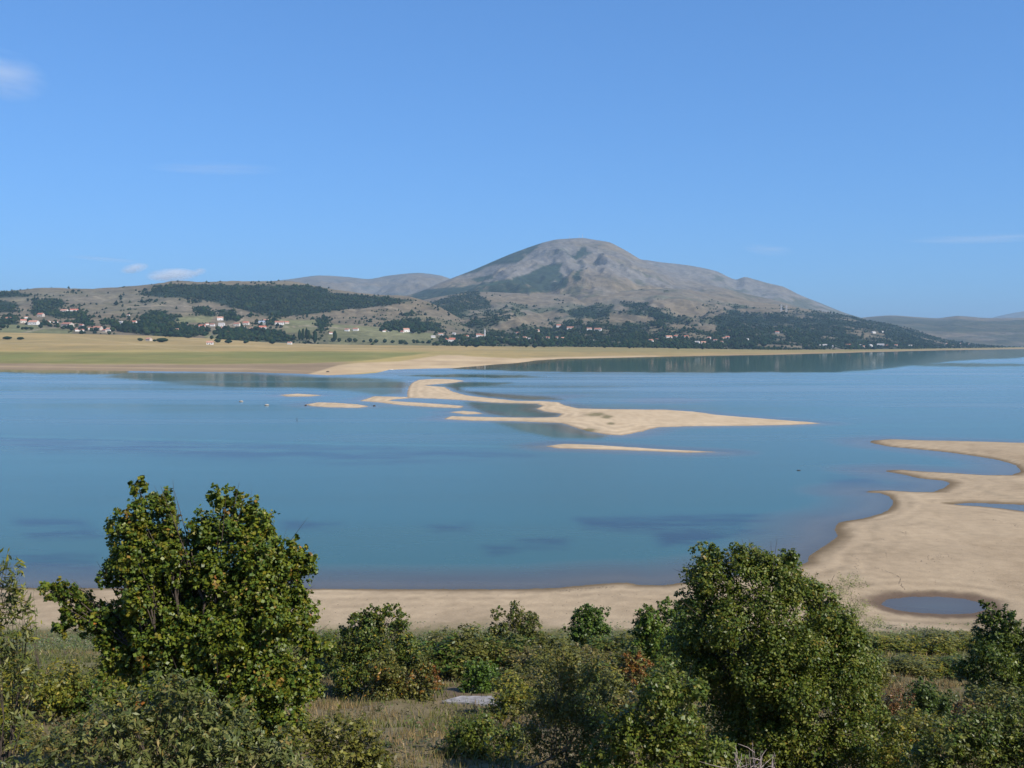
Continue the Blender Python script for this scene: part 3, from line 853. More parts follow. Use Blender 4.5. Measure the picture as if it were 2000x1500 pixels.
def scatter_woods(key, n, size, name, label, seed):
    """one mass of small lumpy crowns on the wooded ground of a far slope"""
    r = np.random.RandomState(seed)
    us, X, Y, Z, U, V, W = FAR_TERRAIN[key]
    dv = np.abs(np.diff(V, axis=0, append=V[-1:]))
    inview = (U > -120) & (U < 2120)
    clumpy = smooth(-0.25, 0.3, fbm(X / 90.0, Y / 160.0, 3)) * 0.85 + 0.15
    w = (np.clip(W, 0, 1) ** 1.5 * np.clip(dv, 0, 4) * inview * clumpy).ravel()
    idx = r.choice(len(w), n, p=w / w.sum())
    bx, by, bz = X.ravel()[idx], Y.ravel()[idx], Z.ravel()[idx]
    du = (us[1] - us[0]) / F * by
    bx = bx + r.uniform(-0.5, 0.5, n) * du
    by = by + r.uniform(-0.5, 0.5, n) * 25
    s = size * r.uniform(0.45, 1.1, n) * (1 + 0.7 * fbm(bx / 60.0, by / 120.0, 2)) * (1 + 0.5 * (r.uniform(0, 1, n) > 0.9))
    v, f = BLOB
    jit = 1 + 0.35 * r.uniform(-1, 1, (n, len(v), 1))
    P = v[None] * jit * (s[:, None, None] * np.array([1.0, 1.0, 1.0]))
    P[..., 2] *= r.uniform(0.8, 1.3, (n, 1))
    P = P + np.stack([bx, by, bz + s * 0.5], 1)[:, None]
    ff = (f[None] + (np.arange(n) * len(v))[:, None, None]).reshape(-1, 3)
    base = np.array([(0.008, 0.020, 0.010), (0.013, 0.027, 0.010), (0.007, 0.016, 0.011), (0.022, 0.031, 0.012)])[r.randint(0, 4, n)]
    base = base * r.uniform(0.6, 1.4, (n, 1))
    c = np.repeat(base[:, None], len(v), 1).reshape(-1, 3)
    obj(name, mesh_np(name, P.reshape(-1, 3), ff, M['far_leaf'], c, smooth_shade=True), kind='stuff', label=label)

K_LEFT = 'low tan hill with pine plantation behind the villages'
K_FOOT = 'scrubby foothill with wooded cape running down to the water'
scatter_woods(K_LEFT, 14000, 5.2, 'woods', 'dark pine plantation and hedges on the low tan hill', 3)
scatter_woods(K_FOOT, 25000, 5.0, 'woods', 'dark scrub oak woods on the foothill and the wooded cape', 4)

def far_hit(u, v):
    best = None
    for key in ('plain', K_LEFT, K_FOOT):
        us, X, Y, Z, U, V, W = FAR_TERRAIN[key]
        if u < us[0] or u > us[-1]: continue
        j = int(np.argmin(np.abs(us - u)))
        col = V[:, j]
        ok = np.where((col <= v) & (Y[:, j] > 500))[0]
        ok = ok[ok > 3]
        if len(ok) == 0: continue
        i = ok[0]
        if i >= len(col) - 3: continue
        if best is None or Y[i, j] < best[1]:
            best = (float(x_at(u, Y[i, j], Z[i, j])), float(Y[i, j]), float(Z[i, j]))
    return best

def copy_tree(o, loc, rz=0.0, s=None):
    r = o.copy(); COL.objects.link(r)
    r.location = loc; r.rotation_euler = (0, 0, rz)
    if s is not None: r.scale = s
    for ch in o.children:
        c = ch.copy(); COL.objects.link(c); c.parent = r
        for g in ch.children:
            d = g.copy(); COL.objects.link(d); d.parent = c
    return r

def box_mesh(x0, x1, y0, y1, z0, z1):
    v = np.array([(x, y, z) for z in (z0, z1) for y in (y0, y1) for x in (x0, x1)], float)
    f = np.array([(0, 2, 3, 1), (4, 5, 7, 6), (0, 1, 5, 4), (2, 6, 7, 3), (0, 4, 6, 2), (1, 3, 7, 5)])
    return v, f

def join(parts):
    vs_, fs, o = [], [], 0
    for v, f in parts:
        vs_.append(v); fs.append(f + o); o += len(v)
    return np.vstack(vs_), np.vstack(fs)

ORD = ['first', 'second', 'third', 'fourth', 'fifth', 'sixth', 'seventh', 'eighth', 'ninth', 'tenth', 'eleventh', 'twelfth', 'thirteenth', 'fourteenth',
       'fifteenth', 'sixteenth', 'seventeenth', 'eighteenth', 'nineteenth', 'twentieth', 'twenty-first', 'twenty-second', 'twenty-third', 'twenty-fourth',
       'twenty-fifth', 'twenty-sixth', 'twenty-seventh', 'twenty-eighth', 'twenty-ninth', 'thirtieth', 'thirty-first', 'thirty-second', 'thirty-third', 'thirty-fourth', 'thirty-fifth', 'thirty-sixth']

# (column, row of its middle, width in px, roof: r red, w grey or pale, wall index)
HOUSES = [(17, 622, 12, 'w'), (46, 627, 13, 'r'), (51, 619, 7, 'w'), (66, 628, 22, 'w'), (80, 614, 14, 'r'), (94, 628, 10, 'r'), (109, 628, 10, 'w'),
 (126, 605, 16, 'r'), (145, 604, 18, 'r'), (132, 631, 26, 'r'), (160, 636, 11, 'r'), (151, 644, 10, 'r'), (160, 645, 10, 'w'), (176, 640, 8, 'w'),
 (191, 639, 20, 'r'), (204, 644, 10, 'r'), (213, 643, 12, 'w'), (236, 629, 12, 'w'), (262, 630, 12, 'r'), (251, 615, 6, 'w'), (310, 646, 6, 'w'),
 (346, 644, 7, 'r'), (395, 636, 15, 'r'), (405, 632, 8, 'w'), (415, 635, 10, 'w'), (430, 622, 14, 'r'), (433, 633, 14, 'w'), (436, 641, 10, 'w'),
 (463, 632, 14, 'r'), (475, 638, 8, 'w'), (481, 631, 13, 'r'), (492, 641, 10, 'w'), (447, 650, 10, 'w'), (512, 628, 16, 'b'), (520, 625, 12, 'w'),
 (513, 639, 17, 'r'), (546, 630, 20, 'r'), (560, 629, 10, 'r'), (551, 647, 9, 'r'), (291, 662, 12, 'r'), (410, 668, 15, 'w'), (566, 669, 10, 'w'),
 (646, 650, 8, 'w'), (678, 643, 10, 'w'), (695, 643, 12, 'w'), (750, 645, 8, 'w'), (760, 645, 7, 'w'), (793, 644, 15, 'r'), (785, 647, 8, 'r'), (806, 647, 9, 'r'),
 (846, 656, 10, 'w'), (861, 651, 10, 'r'), (887, 651, 8, 'w'), (880, 661, 22, 'r'), (911, 656, 11, 'r'), (935, 654, 12, 'w'), (943, 654, 9, 'r'),
 (1012, 653, 9, 'r'), (1010, 660, 6, 'w'), (1025, 659, 10, 'r'), (1035, 661, 8, 'w'), (1045, 664, 7, 'w'), (1049, 648, 10, 'r'), (1070, 659, 8, 'r'),
 (1087, 658, 8, 'r'), (1098, 660, 8, 'w'), (1092, 637, 12, 'r'), (1114, 640, 16, 'r'), (1151, 641, 12, 'r'), (1168, 642, 16, 'w'), (1158, 665, 8, 'w'),
 (1271, 666, 11, 'w'), (1283, 664, 6, 'w'), (1306, 658, 15, 'w'), (1320, 656, 9, 'r'), (1340, 658, 11, 'r'), (1362, 668, 11, 'w'), (1374, 669, 11, 'r'),
 (1385, 659, 8, 'w'), (1397, 665, 9, 'w'), (1412, 660, 10, 'r'), (1421, 661, 9, 'r'), (1425, 669, 7, 'r'), (1409, 667, 8, 'w'), (1444, 664, 5, 'w'), (1460, 665, 5, 'w'),
 (1518, 648, 9, 'r'), (1530, 647, 9, 'w'), (1602, 674, 5, 'w'), (1611, 674, 10, 'w'), (1629, 675, 8, 'w'), (1654, 673, 5, 'w'), (1660, 673, 5, 'r'),
 (1681, 673, 6, 'w'), (1688, 676, 10, 'w'), (1700, 674, 8, 'w'), (1720, 673, 16, 'w'), (1731, 675, 9, 'r'), (1750, 674, 8, 'w'), (1778, 674, 9, 'w'),
 (1706, 648, 9, 'w'), (1723, 647, 6, 'w'), (1840, 670, 4, 'w'), (1849, 670, 4, 'w'), (1876, 670, 4, 'w'), (1892, 671, 4, 'w')]
CLUSTERS = [(-10, 240, 'leftmost hamlet'), (240, 400, 'farms before the middle village'), (400, 600, 'village left of the poplars'),
            (600, 820, 'farms right of the poplars'), (820, 1000, 'village around the white minaret'), (1000, 1200, 'hamlet under the mountain slope'),
            (1200, 1500, 'shore hamlet under tan slope'), (1500, 2000, 'scattering along the wooded cape')]

def house(u, v, w, roof, i, label, group):
    hit = far_hit(u, v + 0.28 * w + 1.0)
    if hit is None:
        hit = far_hit(u, v)
    if hit is None: return
    x, y, z = hit
    s = y / F
    r = random.Random(i * 31 + 5)
    W = w * s * 0.82; D = W * r.uniform(0.55, 0.8); hw = min(max(W * r.uniform(0.30, 0.42), 3.6), 8.5); hr = min(D * 0.30, 4.5)
    if w >= 16: hw = min(hw, W * 0.28)
    t = empty('house', (x, y, z - 0.6), label, 'house', group)
    t.rotation_euler = (0, 0, math.radians(r.uniform(-28, 28)))
    wm = WALLS[r.choice([0, 0, 1, 2, 3] if roof == 'r' else [0, 0, 3])]
    rm = {'r': ROOFS[r.choice([0, 0, 1, 2])], 'w': ROOFS[r.choice([3, 3, 2, 1])], 'b': ROOFS[4]}[roof]
    a, b = W / 2, D / 2
    base = 0.6
    wv = np.array([(-a, -b, 0), (a, -b, 0), (a, b, 0), (-a, b, 0), (-a, -b, hw + base), (a, -b, hw + base), (a, b, hw + base), (-a, b, hw + base), (-a, 0, hw + base + hr), (a, 0, hw + base + hr)], float)
    wf = [(0, 1, 5, 4), (1, 2, 6, 5), (2, 3, 7, 6), (3, 0, 4, 7)]
    me = bpy.data.meshes.new('wall'); me.from_pydata(wv.tolist(), [], wf + [(4, 8, 7), (5, 6, 9)]); me.materials.append(wm)
    obj('wall', me, t)
    o = 0.5; th = 0.25; e = hw + base - 0.25
    rv = np.array([(-a - o, -b - o, e), (a + o, -b - o, e), (a + o, 0, e + hr + 0.45), (-a - o, 0, e + hr + 0.45), (-a - o, b + o, e), (a + o, b + o, e),
                   (-a - o, -b - o, e + th), (a + o, -b - o, e + th), (a + o, 0, e + hr + 0.45 + th), (-a - o, 0, e + hr + 0.45 + th), (-a - o, b + o, e + th), (a + o, b + o, e + th)])
    rf = [(0, 3, 2, 1), (3, 4, 5, 2), (6, 7, 8, 9), (9, 8, 11, 10), (0, 1, 7, 6), (4, 10, 11, 5), (0, 6, 9, 3), (3, 9, 10, 4), (1, 2, 8, 7), (2, 5, 11, 8)]
    me = bpy.data.meshes.new('roof'); me.from_pydata(rv.tolist(), [], rf); me.materials.append(rm)
    ro = obj('roof', me, t)
    if w >= 9:
        v_, f_ = box_mesh(a * 0.35, a * 0.35 + 1.0, -0.5, 0.5, hw + hr * 0.6, hw + hr + base + 1.3)
        obj('chimney', mesh_np('chimney', v_, f_, WALLS[2]), ro)
    if w >= 13:      # the larger fronts show dark openings
        n = 3 if w < 18 else 5
        for k in range(n):
            cx = -a + (k + 0.5) * 2 * a / n
            if k == n // 2:
                v_, f_ = box_mesh(cx - 0.9, cx + 0.9, -b - 0.06, -b + 0.1, base, base + 2.4)
                obj('door', mesh_np('door', v_, f_, M['dark_wood']), t)
            else:
                v_, f_ = box_mesh(cx - 0.9, cx + 0.9, -b - 0.05, -b + 0.1, base + hw * 0.35, base + hw * 0.35 + 1.9)
                obj('window', mesh_np('window', v_, f_, M['glass']), t)

for lo, hi, phrase in CLUSTERS:
    hs = sorted([(i, q) for i, q in enumerate(HOUSES) if lo <= q[0] < hi], key=lambda q: q[1][0])
    for rank, (i, q) in enumerate(hs):
        kind = {'r': 'red roofed', 'w': 'pale', 'b': 'blue roofed'}[q[3]]
        big = 'long ' if q[2] >= 16 else ('tiny ' if q[2] <= 6 else '')
        house(q[0], q[1], q[2], q[3], i, '%s%s house, %s from the left in the %s' % (big, kind, ORD[rank], phrase), 'houses across the lake')

def crown_blob(mesh_name, ico_, seed, sx=1, sz=1.0, col=(0.04, 0.058, 0.028), lump=0.3):
    r = np.random.RandomState(seed)
    v, f = ico_
    n = fbm(v[:, 0] * 1.7 + seed, v[:, 1] * 1.7 + v[:, 2] * 2.3, 3) * lump * 1.8 + r.uniform(-0.5, 0.5, len(v)) * lump * 0.7
    p = v * (1 + n[:, None]) * np.array([sx, sx, sz])
    c = np.array(col)[None] * (1 + r.uniform(-0.35, 0.35, (len(v), 1)))
    return mesh_np(mesh_name, p, f, M['far_leaf'], c)

def tube(points, radii, sides=6):
    P = np.asarray(points, float); n = len(P)
    vs_, fs = [], []
    prev = None
    for i in range(n):
        t = P[min(i + 1, n - 1)] - P[max(i - 1, 0)]
        t = t / (np.linalg.norm(t) + 1e-9)
        a = np.cross(t, (0.0, 0.0, 1.0) if abs(t[2]) < 0.9 else (1.0, 0.0, 0.0)) if prev is None else prev - t * np.dot(prev, t)
        a = a / (np.linalg.norm(a) + 1e-9); prev = a
        b = np.cross(t, a)
        th = np.arange(sides) / sides * 2 * np.pi
        vs_.append(P[i] + radii[i] * (np.cos(th)[:, None] * a + np.sin(th)[:, None] * b))
        if i:
            k = np.arange(sides); o = (i - 1) * sides
            fs.append(np.stack([o + k, o + (k + 1) % sides, o + sides + (k + 1) % sides, o + sides + k], 1))
    return np.vstack(vs_), np.vstack(fs)

# village trees that stand apart: one prototype per form, copied
tv, tf = tube([(0, 0, -1.5), (0, 0, 3)], [0.5, 0.35], 5)
trunk_me = mesh_np('trunk', tv, tf, M['bark'])
VT = []
for k in range(4):
    col = [(0.010, 0.023, 0.012), (0.016, 0.030, 0.013), (0.009, 0.019, 0.012), (0.022, 0.034, 0.014)][k]
    VT.append(crown_blob('crown', ICO2, 40 + k, 1.0, 1.0, col, 0.28))
def far_tree(name, u, v, hpx, wpx, label, group, k, cat='tree'):
    hit = far_hit(u, v)
    if hit is None: return
    x, y, z = hit; s = y / F
    t = empty(name, (x, y, z), label, cat, group)
    hh, ww = hpx * s, wpx * s
    tr = obj('trunk', trunk_me, t)
    tr.scale = (max(ww / 12, 0.5), max(ww / 12, 0.5), hh / 10)
    c = obj('crown', VT[k % 4], t)
    c.location = (0, 0, hh * 0.56); c.scale = (ww / 2, ww / 2, hh * 0.5)
    c.rotation_euler = (0, 0, k * 1.7)

for i, (u, v0, v1, w, lab) in enumerate([(585, 649, 670, 6, 'slim dark poplar, first of the close row of poplars from the left'),
        (592, 648, 671, 6, 'slim dark poplar, second of the close row of poplars from the left'), (599, 648, 671, 6, 'slim dark poplar, third of the close row of poplars from the left'),
        (604, 650, 671, 5, 'slim dark poplar, right end of the close row of poplars'), (615, 648, 672, 9, 'broad dark poplar standing just right of the close row'),
        (654, 651, 672, 8, 'lone dark poplar farthest right on the meadow edge')]):
    far_tree('poplar_tree', u, v1, v1 - v0, w, lab, 'poplars on the meadow edge', i)

# dark trees between the houses and along the meadow edge
r_ = random.Random(5)
def belt(n, pts, hpx, label, group, name='village_tree', spread=3.0):
    xs = [p[0] for p in pts]; ys = [p[1] for p in pts]
    for i in range(n):
        u = xs[0] + (xs[-1] - xs[0]) * (i + r_.uniform(0.1, 0.9)) / n
        v = float(np.interp(u, xs, ys)) + r_.uniform(-spread, spread * 0.3)
        h = r_.uniform(*hpx)
        far_tree(name, u, v, h, h * r_.uniform(0.8, 1.4), label % ORD[i], group, r_.randrange(4))
belt(26, [(0, 642), (120, 640), (220, 652)], (5, 9), 'dark village tree, %s from the left in the leftmost hamlet', 'trees of the left hamlet', spread=16)
belt(22, [(215, 652), (300, 656), (345, 658)], (8, 13), 'tall dark tree, %s from the left in the grove between villages', 'grove trees', spread=12)
belt(26, [(390, 660), (480, 662), (560, 670)], (6, 10), 'dark village tree, %s from the left before the poplars', 'trees of the poplar village', spread=18)
belt(12, [(495, 646), (575, 668)], (7, 10), 'hedge tree, %s from the left in the slanting row', 'slanting hedge trees', spread=1.0)
belt(16, [(640, 673), (850, 674)], (4, 8), 'small meadow-edge tree, %s from the left after the poplars', 'meadow edge trees', spread=3)
belt(16, [(745, 648), (830, 652)], (6, 10), 'dark farm tree, %s from the left right of the poplars', 'farm trees', spread=5)
belt(30, [(848, 676), (1000, 678), (1100, 678)], (7, 13), 'dense dark tree, %s from the left in the minaret wood', 'minaret wood trees', spread=9)
belt(36, [(1100, 678), (1300, 680), (1500, 683)], (5, 10), 'dark shore tree, %s from the left below the mountain hamlets', 'trees of the shore hamlets', spread=7)
belt(20, [(1500, 682), (1700, 681), (1900, 679)], (4, 7), 'dark shore tree, %s from the left along the wooded cape', 'trees of the cape shore', spread=3)
# meadow bushes
for i, (u, v, h, w, lab) in enumerate([(14, 664, 6, 16, 'dark bush at the left edge of the dry meadow'), (40, 664, 5, 14, 'dark bush on the meadow, second from the left edge'),
        (51, 647, 5, 10, 'dark bush on the rim of the meadow under the left hamlet'), (274, 667, 6, 10, 'small bush left of the red hut on the meadow'),
        (302, 667, 4, 8, 'low bush touching the right side of the red hut'), (317, 669, 8, 22, 'broad dark bush right of the red hut on the meadow'),
        (367, 661, 5, 15, 'lone bush on the meadow edge before the middle village'), (425, 670, 8, 12, 'dark round bush beside the white shed on the meadow'),
        (446, 671, 7, 16, 'dark bush on the meadow, second right of the white shed'), (480, 671, 7, 10, 'dark bush on the meadow, third right of the white shed')]):
    far_tree('meadow_bush', u, v, h, w, lab, 'bushes on the meadow', i, 'bush')

# minaret, masts, pylons
def slender(name, label, cat, loc, parts):
    t = empty(name, loc, label, cat)
    for pn, v_, f_, m_ in parts:
        obj(pn, mesh_np(pn, v_, f_, m_), t)
hit = far_hit(947, 660)
if hit:
    s = hit[1] / F
    h = 19 * s
    sh = tube([(0, 0, -2), (0, 0, h * 0.8)], [1.9, 1.6], 10)
    ga = tube([(0, 0, h * 0.58), (0, 0, h * 0.585), (0, 0, h * 0.62), (0, 0, h * 0.625)], [1.6, 2.6, 2.6, 1.6], 10)
    sp = tube([(0, 0, h * 0.8), (0, 0, h * 1.02)], [1.9, 0.1], 10)
    slender('minaret', 'slim white minaret with pointed cap above red roofs', 'minaret', hit,
            [('shaft', *sh, M['white_paint']), ('gallery', *ga, M['white_paint']), ('spire', *sp, ROOFS[3])])
mt = FAR_TERRAIN['broad grey tan limestone mountain with rounded summit']
def lattice(h, w0, w1, arms=()):
    parts = []
    c = [(-1, -1), (1, -1), (1, 1), (-1, 1)]
    lv = np.linspace(0, 1, 6)
    for sx, sy in c:
        parts.append(tube([(sx * w0, sy * w0, 0), (sx * w1, sy * w1, h)], [w0 * 0.16] * 2, 4))
    for k in range(5):
        a = w0 + (w1 - w0) * lv[k]; b = w0 + (w1 - w0) * lv[k + 1]
        for j in range(4):
            p, q = c[j], c[(j + 1) % 4]
            parts.append(tube([(p[0] * a, p[1] * a, h * lv[k]), (q[0] * b, q[1] * b, h * lv[k + 1])], [w0 * 0.1] * 2, 3))
    legs = join(parts)
    arm = join([tube([(-L, 0, z), (0, 0, z + 0.8), (L, 0, z)], [w0 * 0.08, w0 * 0.2, w0 * 0.08], 4) for z, L in arms]) if arms else None
    return legs, arm
for i, (u, h, lab) in enumerate([(1113, 26, 'short transmitter mast left on the summit'), (1131, 32, 'transmitter mast in the middle of the summit'),
                                 (1139, 34, 'tallest transmitter mast on the summit')]):
    us, X, Y, Z = mt[:4]
    j = int(np.argmin(np.abs(us - u))); i_ = int(np.argmax(Z[:, j]))
    legs, arm = lattice(h, 2.6, 0.6)
    top = tube([(0, 0, h), (0, 0, h * 1.15)], [0.5, 0.3], 5)
    slender('transmitter_mast', lab, 'mast', (float(X[i_, j]), float(Y[i_, j]), float(Z[i_, j]) - 1), [('lattice_tower', *legs, M['steel']), ('antenna', *top, M['white_paint'])])
for u, v, lab in ((1526, 609, 'grey power pylon on the bare shoulder, left of two'), (1536, 610, 'grey power pylon on the bare shoulder, right of two')):
    hit = far_hit(u, v)
    if hit:
        legs, arm = lattice(40, 4.0, 0.9, ((30, 8), (35, 6)))
        slender('power_pylon', lab, 'pylon', hit, [('lattice_tower', *legs, M['steel']), ('cross_arm', *arm, M['steel'])])

# ------------------------------------------------------------------ near vegetation
def leaves_np(centers, out, leaf, r, aspect=0.55, droop=0.25, updir=0.5, rnd=0.8):
    n = len(centers)
    nrm = out * 0.55 + np.array([0, 0, updir]) + r.normal(0, rnd * 0.6, (n, 3))
    nrm /= np.linalg.norm(nrm, axis=1, keepdims=True) + 1e-9
    d = r.normal(0, 1, (n, 3)) + out * 0.7 - np.array([0, 0, droop])
    d -= nrm * np.sum(d * nrm, 1, keepdims=True)
    d /= np.linalg.norm(d, axis=1, keepdims=True) + 1e-9
    b = np.cross(nrm, d)
    L = leaf * r.uniform(0.5, 1.4, (n, 1)); W = L * aspect * r.uniform(0.8, 1.2, (n, 1))
    p0 = centers - d * L * 0.5
    p1 = centers + b * W * 0.5 - nrm * L * 0.08 - d * L * 0.05
    p2 = centers + d * L * 0.5 - nrm * L * 0.12
    p3 = centers - b * W * 0.5 - nrm * L * 0.08 - d * L * 0.05
    V = np.stack([p0, p1, p2, p3], 1).reshape(-1, 3)
    Fc = np.arange(n * 4).reshape(n, 4)
    return V, Fc

def sublobes(l, r):
    """a bough carries several uneven leafy sprays of its own"""
    x, y, z, rx, ry, rz = l
    out = [(x, y, z, rx * 0.62, ry * 0.62, rz * 0.62)]
    n = r.randint(5, 8)
    d = r.normal(0, 1, (n, 3)); d[:, 2] = d[:, 2] * 0.9 + 0.15
    d /= np.linalg.norm(d, axis=1, keepdims=True)
    for i in range(n):
        q = r.uniform(0.28, 0.52); a = r.uniform(0.62, 0.98)
        out.append((x + d[i, 0] * rx * a, y + d[i, 1] * ry * a, z + d[i, 2] * rz * a, rx * q, ry * q, rz * q * r.uniform(0.8, 1.2)))
    return out

def foliage(lobes, leaf, k, r, palette, aspect=0.55, clump=14, spread=0.17, shell=(0.62, 1.04), updir=0.5, droop=0.25, rnd=0.8, split=True):
    """lobes: (x, y, z, rx, ry, rz); leaves in clumps at twig ends round each lobe"""
    C, O, CI = [], [], []
    base = 0
    leaf = leaf * 1.2; k = k * 3.0
    lobes = [q for l in lobes for q in sublobes(l, r)] if split else lobes
    for (x, y, z, rx, ry, rz) in lobes:
        rm = (rx * ry * rz) ** (1 / 3)
        n = int(k * (rm / leaf) ** 2)
        nc = max(int(n / clump), 4)
        d = r.normal(0, 1, (nc, 3)); d /= np.linalg.norm(d, axis=1, keepdims=True)
        rad = r.uniform(shell[0] ** 2, shell[1] ** 2, (nc, 1)) ** 0.5
        bump = 1 + 0.22 * fbm(d[:, 0] * 2.3 + x * 3, d[:, 1] * 2.3 + d[:, 2] * 1.9 + z * 3, 2)[:, None]
        cc = d * rad * bump * np.array([rx, ry, rz])
        idx = r.randint(0, nc, n)
        off = r.normal(0, 1, (n, 3)) * spread * rm + d[idx] * np.abs(r.normal(0, 1, (n, 1))) * spread * 0.9 * rm
        C.append(np.array([x, y, z]) + cc[idx] + off); O.append(d[idx]); CI.append(idx + base); base += nc
    C = np.vstack(C); O = np.vstack(O); CI = np.concatenate(CI)
    V, Fc = leaves_np(C, O, leaf, r, aspect, droop, updir, rnd)
    pal = np.array([p[0] for p in palette]); w = np.array([p[1] for p in palette], float); w /= w.sum()
    cl = pal[r.choice(len(pal), base, p=w)]
    lf = pal[r.choice(len(pal), len(C), p=w)]
    col = np.where(r.uniform(0, 1, (len(C), 1)) < 0.55, cl[CI], lf) * r.uniform(0.72, 1.3, (len(C), 1)) * np.array((1.32, 1.30, 0.85))
    return V, Fc, np.repeat(col, 4, axis=0)

def limbs(base, lobes, r0, r, n=None, lean=0.0):
    """tapered trunk that forks to the lobes"""
    L = np.array(lobes); base = np.asarray(base, float)
    parts = []
    low = L[:, 2].min(); mid = np.array([L[:, 0].mean(), L[:, 1].mean(), base[2] + (L[:, 2].mean() - base[2]) * 0.45])
    m1 = base + (mid - base) * 0.5 + r.normal(0, 0.05, 3) * np.linalg.norm(mid - base)
    parts.append(tube([base - np.array([0, 0, 0.4]), base + np.array([0, 0, 0.1]), m1, mid], [r0 * 1.25, r0, r0 * 0.8, r0 * 0.62], 8))
    for (x, y, z, rx, ry, rz) in L if n is None else L[r.permutation(len(L))[:n]]:
        t = np.array([x, y, z + rz * 0.5])
        st = m1 + (mid - m1) * r.uniform(0.1, 1.0)
        q = st + (t - st) * 0.5 + np.array([0, 0, 0.12]) * np.linalg.norm(t - st) + r.normal(0, 0.06, 3) * np.linalg.norm(t - st)
        a = r0 * r.uniform(0.18, 0.34)
        parts.append(tube([st, q, t], [a, a * 0.6, a * 0.12], 5))
        for _ in range(3):
            tw = t + r.normal(0, 0.6, 3) * np.array([rx, ry, rz])
            parts.append(tube([q, (q + tw) / 2 + r.normal(0, 0.05, 3) * rx, tw], [a * 0.4, a * 0.25, a * 0.06], 4))
    return join(parts)

G_MAPLE = [((0.105, 0.125, 0.018), 4), ((0.075, 0.105, 0.018), 4), ((0.05, 0.085, 0.018), 3), ((0.145, 0.13, 0.022), 1.4), ((0.16, 0.10, 0.03), 0.25), ((0.26, 0.10, 0.03), 0.05)]
G_PEAR = [((0.095, 0.115, 0.022), 4), ((0.07, 0.095, 0.018), 4), ((0.045, 0.075, 0.016), 3), ((0.13, 0.135, 0.035), 2), ((0.16, 0.12, 0.03), 0.4)]
G_SILVER = [((0.100, 0.112, 0.052), 4), ((0.08, 0.095, 0.034), 4), ((0.13, 0.13, 0.055), 2), ((0.06, 0.080, 0.034), 3), ((0.16, 0.12, 0.05), 0.8)]
G_OLIVE = [((0.105, 0.105, 0.03), 4), ((0.085, 0.09, 0.028), 4), ((0.13, 0.115, 0.035), 2), ((0.06, 0.07, 0.02), 2)]
G_YELLOW = [((0.14, 0.135, 0.025), 4), ((0.10, 0.115, 0.022), 4), ((0.19, 0.15, 0.03), 1.5), ((0.07, 0.09, 0.02), 2)]
G_DARK = [((0.05, 0.08, 0.02), 4), ((0.035, 0.06, 0.018), 3), ((0.075, 0.10, 0.025), 2)]
G_BRIGHT = [((0.07, 0.12, 0.022), 4), ((0.09, 0.14, 0.028), 2), ((0.05, 0.09, 0.02), 3)]
G_BROWN = [((0.12, 0.10, 0.045), 4), ((0.10, 0.095, 0.035), 3), ((0.15, 0.12, 0.055), 2), ((0.075, 0.075, 0.028), 2)]
G_RED = [((0.16, 0.075, 0.04), 3), ((0.12, 0.07, 0.04), 3), ((0.09, 0.08, 0.03), 3)]
G_ORANGE = [((0.20, 0.075, 0.025), 3), ((0.15, 0.075, 0.025), 3), ((0.12, 0.09, 0.028), 3)]
G_PALE = [((0.17, 0.18, 0.09), 4), ((0.20, 0.20, 0.11), 3), ((0.13, 0.15, 0.06), 3)]

def plant(name, cat, label, D, lobes_px, base_u, leaf, k, palette, seed, trunk=0.1, bark='bark', deep=0.9, sq=1.0, group=None, branch_n=None, **kw):
    r = np.random.RandomState(seed)
    bx = float(x_at(base_u, D, H - 8)); bz = float(near_height(np.array([bx]), np.array([D]))[0])
    lobes = []
    for q in lobes_px:
        u, v, rp = q[:3]
        dy = q[3] if len(q) > 3 else r.uniform(-0.5, 0.5) * rp / F * D * 0.8
        y = D + dy
        z = float(z_at(v, y)); x = float(x_at(u, y, z)); rr = rp / F * D
        lobes.append((x - bx, y - D, z - bz, rr, rr * deep, rr * sq))
    t = empty(name, (bx, D, bz), label, cat, group)
    V, Fc, col = foliage(lobes, leaf, k, r, palette, **kw)
    obj('crown', mesh_np('crown', V, Fc, M['leaf'], col), t)
    tv, tf = limbs((0, 0, 0), lobes, trunk, r, branch_n)
    obj('trunk', mesh_np('trunk', tv, tf, M[bark], smooth_shade=True), t)
    return t

